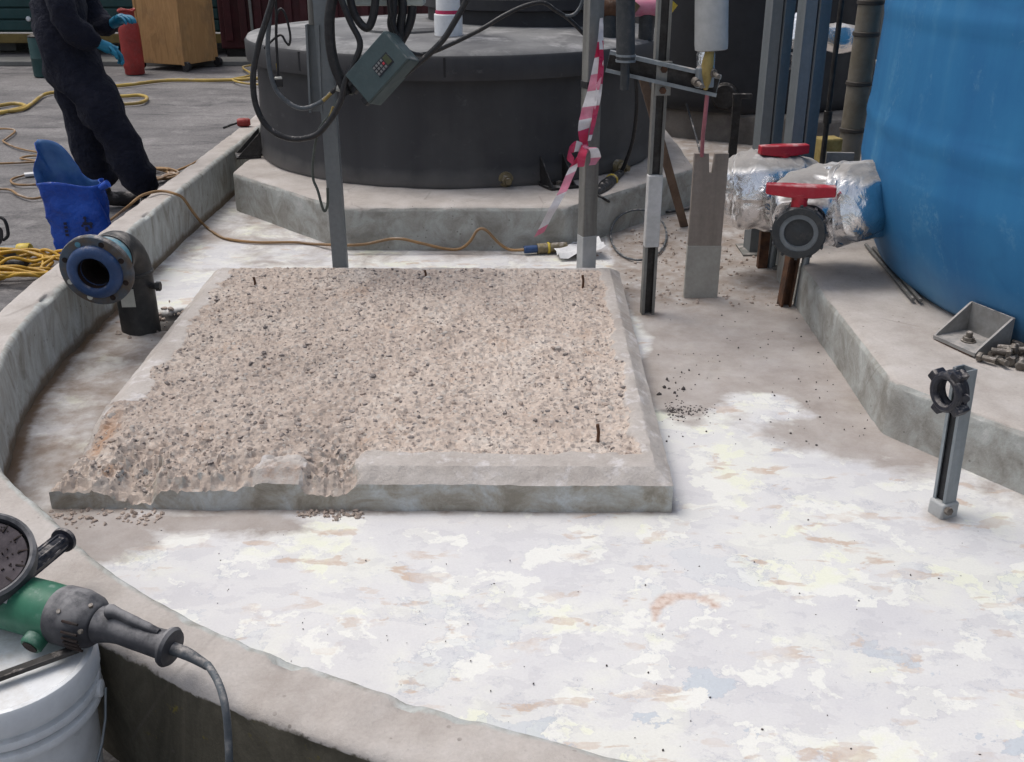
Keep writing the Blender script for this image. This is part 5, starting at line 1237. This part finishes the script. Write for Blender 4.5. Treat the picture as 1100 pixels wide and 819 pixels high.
def build_person():
    base = Vector((-2.56, 6.16, G - .008)); t = thing('person', 'person in dark navy overalls and cyan gloves standing with bent arms', 'person', base)
    J = {}; V = []; E = []; Rr = []
    def j(n, p, r, par=None):
        J[n] = len(V); V.append(Vector(p)); Rr.append(r)
        if par is not None: E.append((J[par], J[n]))
    j('pel', (-.03, 0, .95), .22); j('sp', (-.015, 0, 1.12), .215, 'pel'); j('ch', (.01, 0, 1.29), .195, 'sp'); j('ch2', (.03, 0, 1.40), .15, 'ch')
    j('nk', (.055, 0, 1.51), .058, 'ch2'); j('hd', (.085, 0, 1.60), .082, 'nk'); j('hd2', (.09, 0, 1.68), .094, 'hd'); j('hd3', (.085, 0, 1.745), .065, 'hd2')
    for s, n in ((-1, 'r'), (1, 'l')):
        fx = .04 if s < 0 else -.05
        j('hip' + n, ((.05 if s < 0 else -.03), s * .11, .84), .155, 'pel')
        j('th' + n, ((.15 if s < 0 else .0), s * .12, .66), .132, 'hip' + n)
        j('kn' + n, ((.225 if s < 0 else .01), s * .12, .47), .112, 'th' + n)
        j('sh' + n, ((.28 if s < 0 else .02), s * .125, .28), .108, 'kn' + n)
        j('an' + n, ((.355 if s < 0 else .06), s * .13, .12), .100, 'sh' + n)
        j('so' + n, (.025, s * .19, 1.42), .09, 'ch2')
        j('el' + n, ((.07 if s < 0 else .12), s * .28, 1.13), .09, 'so' + n)
        j('fo' + n, ((.14 if s < 0 else .19), s * (.23 if s < 0 else .2), 1.055), .078, 'el' + n)
        j('wr' + n, ((.225 if s < 0 else .27), s * (.18 if s < 0 else .12), (1.0 if s < 0 else 1.10)), .054, 'fo' + n)
    yaw = R(12); rt = rotz(yaw)
    Vw = [rt @ v for v in V]
    body = skin_mesh('body', Vw, E, Rr, 2, [M['overall'], M['skin']], t)
    me = body.data
    # cloth folds, and skin above the collar
    co = np.zeros(len(me.vertices) * 3); me.vertices.foreach_get('co', co); co = co.reshape(-1, 3); no = np.zeros(len(me.vertices) * 3); me.vertices.foreach_get('normal', no); no = no.reshape(-1, 3)
    f = (fbm(co[:, 0] * 2 + co[:, 1] * 2, co[:, 2] * 6 + co[:, 0] * 3, 2.2, 4, 5) - .5) * .05 + (fbm(co[:, 0] * 5, co[:, 2] * 14 - co[:, 1] * 5, 1.5, 3, 9) - .5) * .05 + .02 * np.abs(np.sin(co[:, 2] * 24 + co[:, 0] * 16 + 6 * fbm(co[:, 0] * 4 + co[:, 1] * 4, co[:, 2] * 4, 1, 2, 3))) * sstep(.75, .2, co[:, 2])
    f *= np.where(co[:, 2] < 1.45, 1, 0); me.vertices.foreach_set('co', (co + no * f[:, None]).ravel())
    for p in me.polygons: p.material_index = 1 if p.center.z > 1.49 else 0
    me.update()
    # hands: gloves with five fingers
    for s, n in ((-1, 'r'), (1, 'l')):
        w = rt @ V[J['wr' + n]]; d = (rt @ (V[J['wr' + n]] - V[J['fo' + n]])).normalized()
        side = d.cross(Vector((0, 0, 1))).normalized(); up = side.cross(d); b = MB()
        hv = [w - d * .05, w, w + d * .045, w + d * .085]; he = [(0, 1), (1, 2), (2, 3)]; hr = [.042, .036, .040, .034]
        for k in range(4):
            o0 = len(hv); base_ = w + d * .08 + side * (-.03 + .02 * k) ; L = (.062, .072, .068, .052)[k]
            hv += [base_, base_ + d * L * .5 - up * .012, base_ + d * L * .8 - up * .036, base_ + d * L * .75 - up * .056]; hr += [.013, .0105, .0095, .008]; he += [(3, o0), (o0, o0 + 1), (o0 + 1, o0 + 2), (o0 + 2, o0 + 3)]
        o0 = len(hv); hv += [w + d * .03 + side * -.04 * s, w + d * .06 + side * -.058 * s - up * .02, w + d * .085 + side * -.045 * s - up * .04]; hr += [.015, .012, .009]; he += [(2, o0), (o0, o0 + 1), (o0 + 1, o0 + 2)]
        skin_mesh('glove', hv, he, hr, 2, M['glove'], t, 1)
    for s, n in ((-1, 'r'), (1, 'l')):
        a = V[J['an' + n]]; yw = .12 * s
        bv = [a + Vector((-.01, 0, .03)), a + Vector((-.02, 0, -.06)), a + Vector((.07, 0, -.065)), a + Vector((.15, .01 * s, -.072)), a + Vector((.20, .015 * s, -.08))]
        bo = skin_mesh('boot', [rt @ v for v in bv], [(0, 1), (1, 2), (2, 3), (3, 4)], [.062, .058, .052, .048, .036], 2, M['boot'], t)
    # face and hair
    h = V[J['hd2']]
    b = MB(); b.lathe([(.0, .0), (.012, .004), (.016, .02), (.012, .04), (.004, .05)], base + rt @ (h + Vector((.088, 0, -.045))), rt @ Vector((-.28, 0, 1)), 10); b.build('nose', M['skin'], t)
    for s in (-1, 1):
        b = MB(); b.lathe([(.0, -.012), (.009, -.008), (.012, 0), (.009, .008), (0, .012)], base + rt @ (h + Vector((.083, s * .033, .0))), (0, 0, 1), 10); b.build('eye', M['eye'], t)
        b = MB(); b.lathe([(.0, -.03), (.014, -.022), (.018, .0), (.016, .02), (0, .032)], base + rt @ (h + Vector((-.005, s * .094, -.01))), (0, 0, 1), 10); b.build('ear', M['skin'], t)
    b = MB(); b.tube([base + rt @ (h + Vector((.083, y, -.068))) for y in (-.024, 0, .024)], [.004, .006, .004], 8); b.build('mouth', M['red_paint'], t)
    vs = []; n, m = 24, 10
    for jn in range(m):
        ph = jn / (m - 1) * PI * .56
        for k in range(n):
            a = 2 * PI * k / n; r = 1.05
            front = max(0, math.cos(a)); ph2 = ph * (1 - .38 * front)
            vs.append(base + rt @ (h + Vector((-.008 + .1 * math.sin(ph2) * math.cos(a) * r, .096 * math.sin(ph2) * math.sin(a) * r, .005 + .105 * math.cos(ph2) * r))))
    b = MB(); b.add(vs, [(i * n + k, i * n + (k + 1) % n, (i + 1) * n + (k + 1) % n, (i + 1) * n + k) for i in range(m - 1) for k in range(n)]); b.build('hair', M['hair'], t, 60)
build_person()

# ------------------------------------------------------------------ bucket and grinder
LC = Vector((-.957, 1.545, 0))
def build_bucket():
    c = Vector((LC.x, LC.y, G)); t = thing('plastic_bucket', 'white lidded plastic bucket standing against the bund wall', 'bucket', c)
    b = MB(); b.lathe([(.126, .0), (.13, .004), (.148, .27), (.149, .30)], c, n=64); b.build('bucket_body', M['white_plastic'], t, 40)
    b = MB()
    for z in (.245, .275): b.lathe([(.147, z - .012), (.160, z - .009), (.162, z), (.160, z + .007), (.148, z + .010)], c, n=64, caps=False)
    b.build('rim_rings', M['white_plastic'], t, 40)
    b = MB(); b.lathe([(.150, .298), (.164, .30), (.1655, .306), (.1655, .345), (.162, .352), (.155, .354), (.148, .350), (.144, .344), (.0, .345)], c, n=72, caps=False); b.build('lid', M['white_plastic'], t, 45)
    pts = [c + Vector((.165 * math.cos(a), .165 * math.sin(a), .255 - .21 * math.sin((a - R(-62) + PI) / 1.0) if False else .0)) for a in (0,)]
    hp = []
    for k in range(21):
        s = k / 20; a = R(8) - s * PI                      # from the right ear down round the near side
        hp.append(c + Vector((.172 * math.cos(a), .176 * math.sin(a), .262 - .225 * math.sin(s * PI) ** .8)))
    b = MB(); b.tube(hp, .0028, 8); b.build('handle_wire', M['galv'], t, 60)
    for a in (R(8), R(188)):
        b = MB(); b.lathe([(.017, 0), (.017, .016), (.012, .018)], c + Vector((.150 * math.cos(a), .150 * math.sin(a), .262)), (math.cos(a), math.sin(a), 0), 16); b.build('handle_ear', M['white_plastic'], t)
build_bucket()
LZ = G + .354
q0, q1 = P(-40, 742, LZ + .008), P(84, 697, LZ + .012)
root = thing('flat_spanner', 'black flat bar spanner lying across the bucket lid', 'spanner', (q0 + q1) / 2)
b = MB(); b.extrude([(-.010, -.005), (.010, -.005), (.010, .005), (-.010, .005)], q0, q1, (.4, 1, 0)); b.build('bar', M['steel_dark'], root, 0, .002)
b = MB(); b.lathe([(.02, -.006), (.02, .006)], q0, (0, 0, 1), 20); b.build('head', M['steel_dark'], root)
def build_grinder():
    A0 = P(41, 654, LZ + .053); B0 = P(195, 693, .352)
    d = (B0 - A0).normalized(); side = d.cross(Vector((0, 0, 1))).normalized(); up = side.cross(d)      # side points towards the camera side
    if side.y > 0: side = -side; 
    t = thing('angle_grinder', 'green corded angle grinder with black side handle on the bucket', 'grinder', Vector((A0.x, A0.y, LZ)))
    k = (B0 - A0).length / .262
    def at(x, y=0, z=0): return A0 + d * x * k + side * y + up * z
    b = MB(); b.lathe([(.050, -.17), (.054, -.13), (.055, .02), (.053, .065)], A0, d, 36); b.build('motor_housing', M['grinder_green'], t, 45)
    b = MB(); b.lathe([(.0545, .058), (.0565, .062), (.0565, .10), (.050, .128), (.038, .145), (.030, .15)], A0, d, 36); cap = b.build('rear_housing', M['grinder_grey'], t, 40)
    for i in range(6):
        a = R(8 + 13 * i); q = at(.098) + (side * math.cos(a) + up * (math.sin(a) - .75) * .9).normalized() * .0565
        b = MB(); b.tube([q - d * .016, q + d * .02], .0026, 6); b.build('vent_slot', M['hole'], cap, 0)
    for aa, xx in ((20, .118), (75, .118), (48, .075)):
        a = R(aa); nn = side * math.cos(a) + up * math.sin(a); rr = .0525 if xx > .1 else .0562
        b = MB(); b.lathe([(.0045, -.003), (.0045, .0025), (.002, .003)], at(xx) + nn * rr, nn, 10); b.build('screw', M['bolt_steel'], cap, 30)
    hp = [at(.12, 0, .0), at(.15, 0, -.002), at(.19, 0, -.008), at(.235, 0, -.012)]
    b = MB(); b.tube(spline(hp, 5), [.036, .034, .032, .030, .028, .027, .026, .026, .026, .026, .026, .026, .0265, .027, .028, .03], 24); b.build('rear_handle', M['grinder_grey'], t, 60)
    b = MB(); b.tube(spline([at(.138, .0, .034), at(.152, 0, .036), at(.185, 0, .026), at(.225, 0, .016)], 5), [.012, .014, .015, .014, .012, .011, .010, .010, .010, .010, .010, .009, .009, .008, .007, .006], 10); b.build('switch_paddle', M['grinder_grey'], t, 60)
    b = MB(); b.lathe([(.026, .0), (.036, .004), (.038, .010), (.034, .016), (.020, .018)], at(.232, 0, -.012), d - up * .12, 24); b.build('handle_flange', M['grinder_grey'], t)
    e = at(.25, 0, -.014)
    b = MB(); b.tube(spline([e - d * .02, e + d * .02 - up * .004, e + d * .045 - up * .012, e + d * .068 - up * .022], 4), [.012, .0125, .0125, .012, .012, .0115, .011, .0105, .010, .0095, .009, .0085, .008], 14); b.build('cord_sleeve', M['cable_grey'], t, 60)
    s0 = e + d * .064 - up * .020
    cp = [s0, Q(224, 716, 1.435), Q(235, 735, 1.385), Q(242, 760, 1.355), Q(245, 790, 1.345), Q(246, 830, 1.34), P(243, 880, G + .01), P(200, 960, G + .008), P(60, 1000, G + .008)]
    b = MB(); b.tube(spline(cp, 8), .0068, 10); b.build('power_cord', M['cable_grey'], t, 60)
    q = at(.028, .052, -.028); b = MB(); b.lathe([(.022, -.02), (.022, .012), (.019, .016)], q, side - up * .35, 22); bc = b.build('brush_cap', M['grinder_green'], t)
    b = MB(); b.lathe([(.015, .0165), (.015, .018)], q, side - up * .35, 18); b.build('brush_screw', M['hole'], bc)
    # white label curved over the housing
    vs = []
    for i in range(9):
        a = R(38 + 6.5 * i)
        for x in (-.052, -.026): vs.append(A0 + d * x + (side * math.cos(a) + up * math.sin(a)) * .0558)
    b = MB(); b.add(vs, [(2 * i, 2 * i + 1, 2 * i + 3, 2 * i + 2) for i in range(8)]); b.build('blank_label', M['white_tape'], t, 60, keep=True)
    # gear head and guard
    gh = at(-.20 / k, 0, .0)
    b = MB(); b.tube([at(-.165 / k), at(-.20 / k, 0, .01), at(-.235 / k, 0, .02)], [.053, .056, .045], 24); b.build('gear_head', M['grinder_grey'], t, 60)
    C0 = P(-20, 602, LZ + .145); cam = Vector((0, 0, CH)); n = ((cam - C0).normalized() * .7 + Vector((-.1, 0, .72))).normalized()
    b = MB(); b.tube([gh, C0 - n * .03], [.045, .05], 20); b.build('spindle_housing', M['grinder_grey'], t, 60)
    b = MB(); b.lathe([(.0, -.04), (.075, -.04), (.095, -.03), (.099, -.01), (.099, .012), (.093, .016), (.087, .012), (.086, -.004)], C0, n, 56, caps=False); b.build('guard', M['grinder_grey'], t, 45)
    b = MB(); b.lathe([(.078, -.03), (.083, .0), (.081, .004), (.060, .000), (.03, -.006), (0, -.006)], C0, n, 56, caps=False); pad = b.build('grinding_disc', M['disc_pad'], t, 60)
    x, y, a_ = frame(n); rg = random.Random(2)
    b = MB()
    for i in range(70):
        r = .076 * math.sqrt(rg.random()); an = rg.random() * 6.28; b.lathe([(.0015, -.004 if r > .06 else -.008), (.0015, .0042 if r > .06 else .0012), ], C0 + (x * math.cos(an) + y * math.sin(an)) * r, n, 6)
    b.build('grit_holes', M['hole'], pad, 0)
    for an in np.linspace(0, 2 * PI, 14, endpoint=False):
        b = MB(); q = C0 + (x * math.cos(an) + y * math.sin(an)) * .074 + n * .003; b.box(q, (.018, .003, .003), Matrix((x, y, a_)).transposed() @ Matrix.Rotation(an, 3, 'Z')); b.build('segment_slot', M['hole'], pad, 0)
    h0, h1 = P(10, 628, LZ + .10), P(68, 581, LZ + .085)
    dd = (h1 - h0).normalized(); L = (h1 - h0).length
    b = MB(); b.lathe([(.016, 0), (.018, .02), (.019, L * .5), (.0175, L - .012), (.0175, L - .006), (.026, L - .004), (.027, L + .004), (.024, L + .008)], h0, dd, 24); sh = b.build('side_handle', M['grip'], t, 40)
    for i in range(8):
        an = 2 * PI * i / 8; xx, yy, _ = frame(dd); b = MB(); o = (xx * math.cos(an) + yy * math.sin(an)) * .0185; b.tube([h0 + dd * .015 + o, h0 + dd * (L - .016) + o], .0025, 6); b.build('grip_ridge', M['grip'], sh, 0)
build_grinder()

# ------------------------------------------------------------------ light, sky, camera
EL, AZ = R(66), R(-60)            # azimuth clockwise from +Y
w = bpy.data.worlds.new('World'); scene.world = w; w.use_nodes = True
nt = w.node_tree; bg = nt.nodes['Background']
sky = nt.nodes.new('ShaderNodeTexSky'); sky.sky_type = 'NISHITA'; sky.sun_disc = False
sky.sun_elevation = EL; sky.sun_rotation = AZ; sky.air_density = 1.0; sky.dust_density = 4.0; sky.ozone_density = 1.0
hs = nt.nodes.new('ShaderNodeHueSaturation'); hs.inputs['Saturation'].default_value = .5; hs.inputs['Value'].default_value = 1.08
nt.links.new(sky.outputs[0], hs.inputs['Color']); nt.links.new(hs.outputs[0], bg.inputs[0]); bg.inputs[1].default_value = .15
sd = bpy.data.lights.new('sun', 'SUN'); sd.energy = 1.4; sd.angle = R(32); sd.color = (1, .95, .88)
so = bpy.data.objects.new('sun', sd); COL.objects.link(so); so.location = (0, 0, 12)
dirv = Vector((math.sin(AZ) * math.cos(EL), math.cos(AZ) * math.cos(EL), math.sin(EL)))
so.rotation_euler = dirv.to_track_quat('Z', 'Y').to_euler()
cd = bpy.data.cameras.new('camera'); cd.sensor_width = 36; cd.sensor_fit = 'HORIZONTAL'; cd.lens = 36 * CF / 1100; cd.clip_start = .05; cd.clip_end = 1500
co = bpy.data.objects.new('camera', cd); COL.objects.link(co); co.location = (0, 0, CH); co.rotation_euler = (R(90) - CT, 0, 0); scene.camera = co
scene.view_settings.view_transform = 'Standard'; scene.view_settings.look = 'None'; scene.view_settings.exposure = 0; scene.view_settings.gamma = 1
scene.render.engine = 'CYCLES'; scene.cycles.use_denoising = True
scene.cycles.max_bounces = 6; scene.cycles.diffuse_bounces = 3; scene.cycles.glossy_bounces = 3; scene.cycles.use_adaptive_sampling = True; scene.cycles.adaptive_threshold = .02
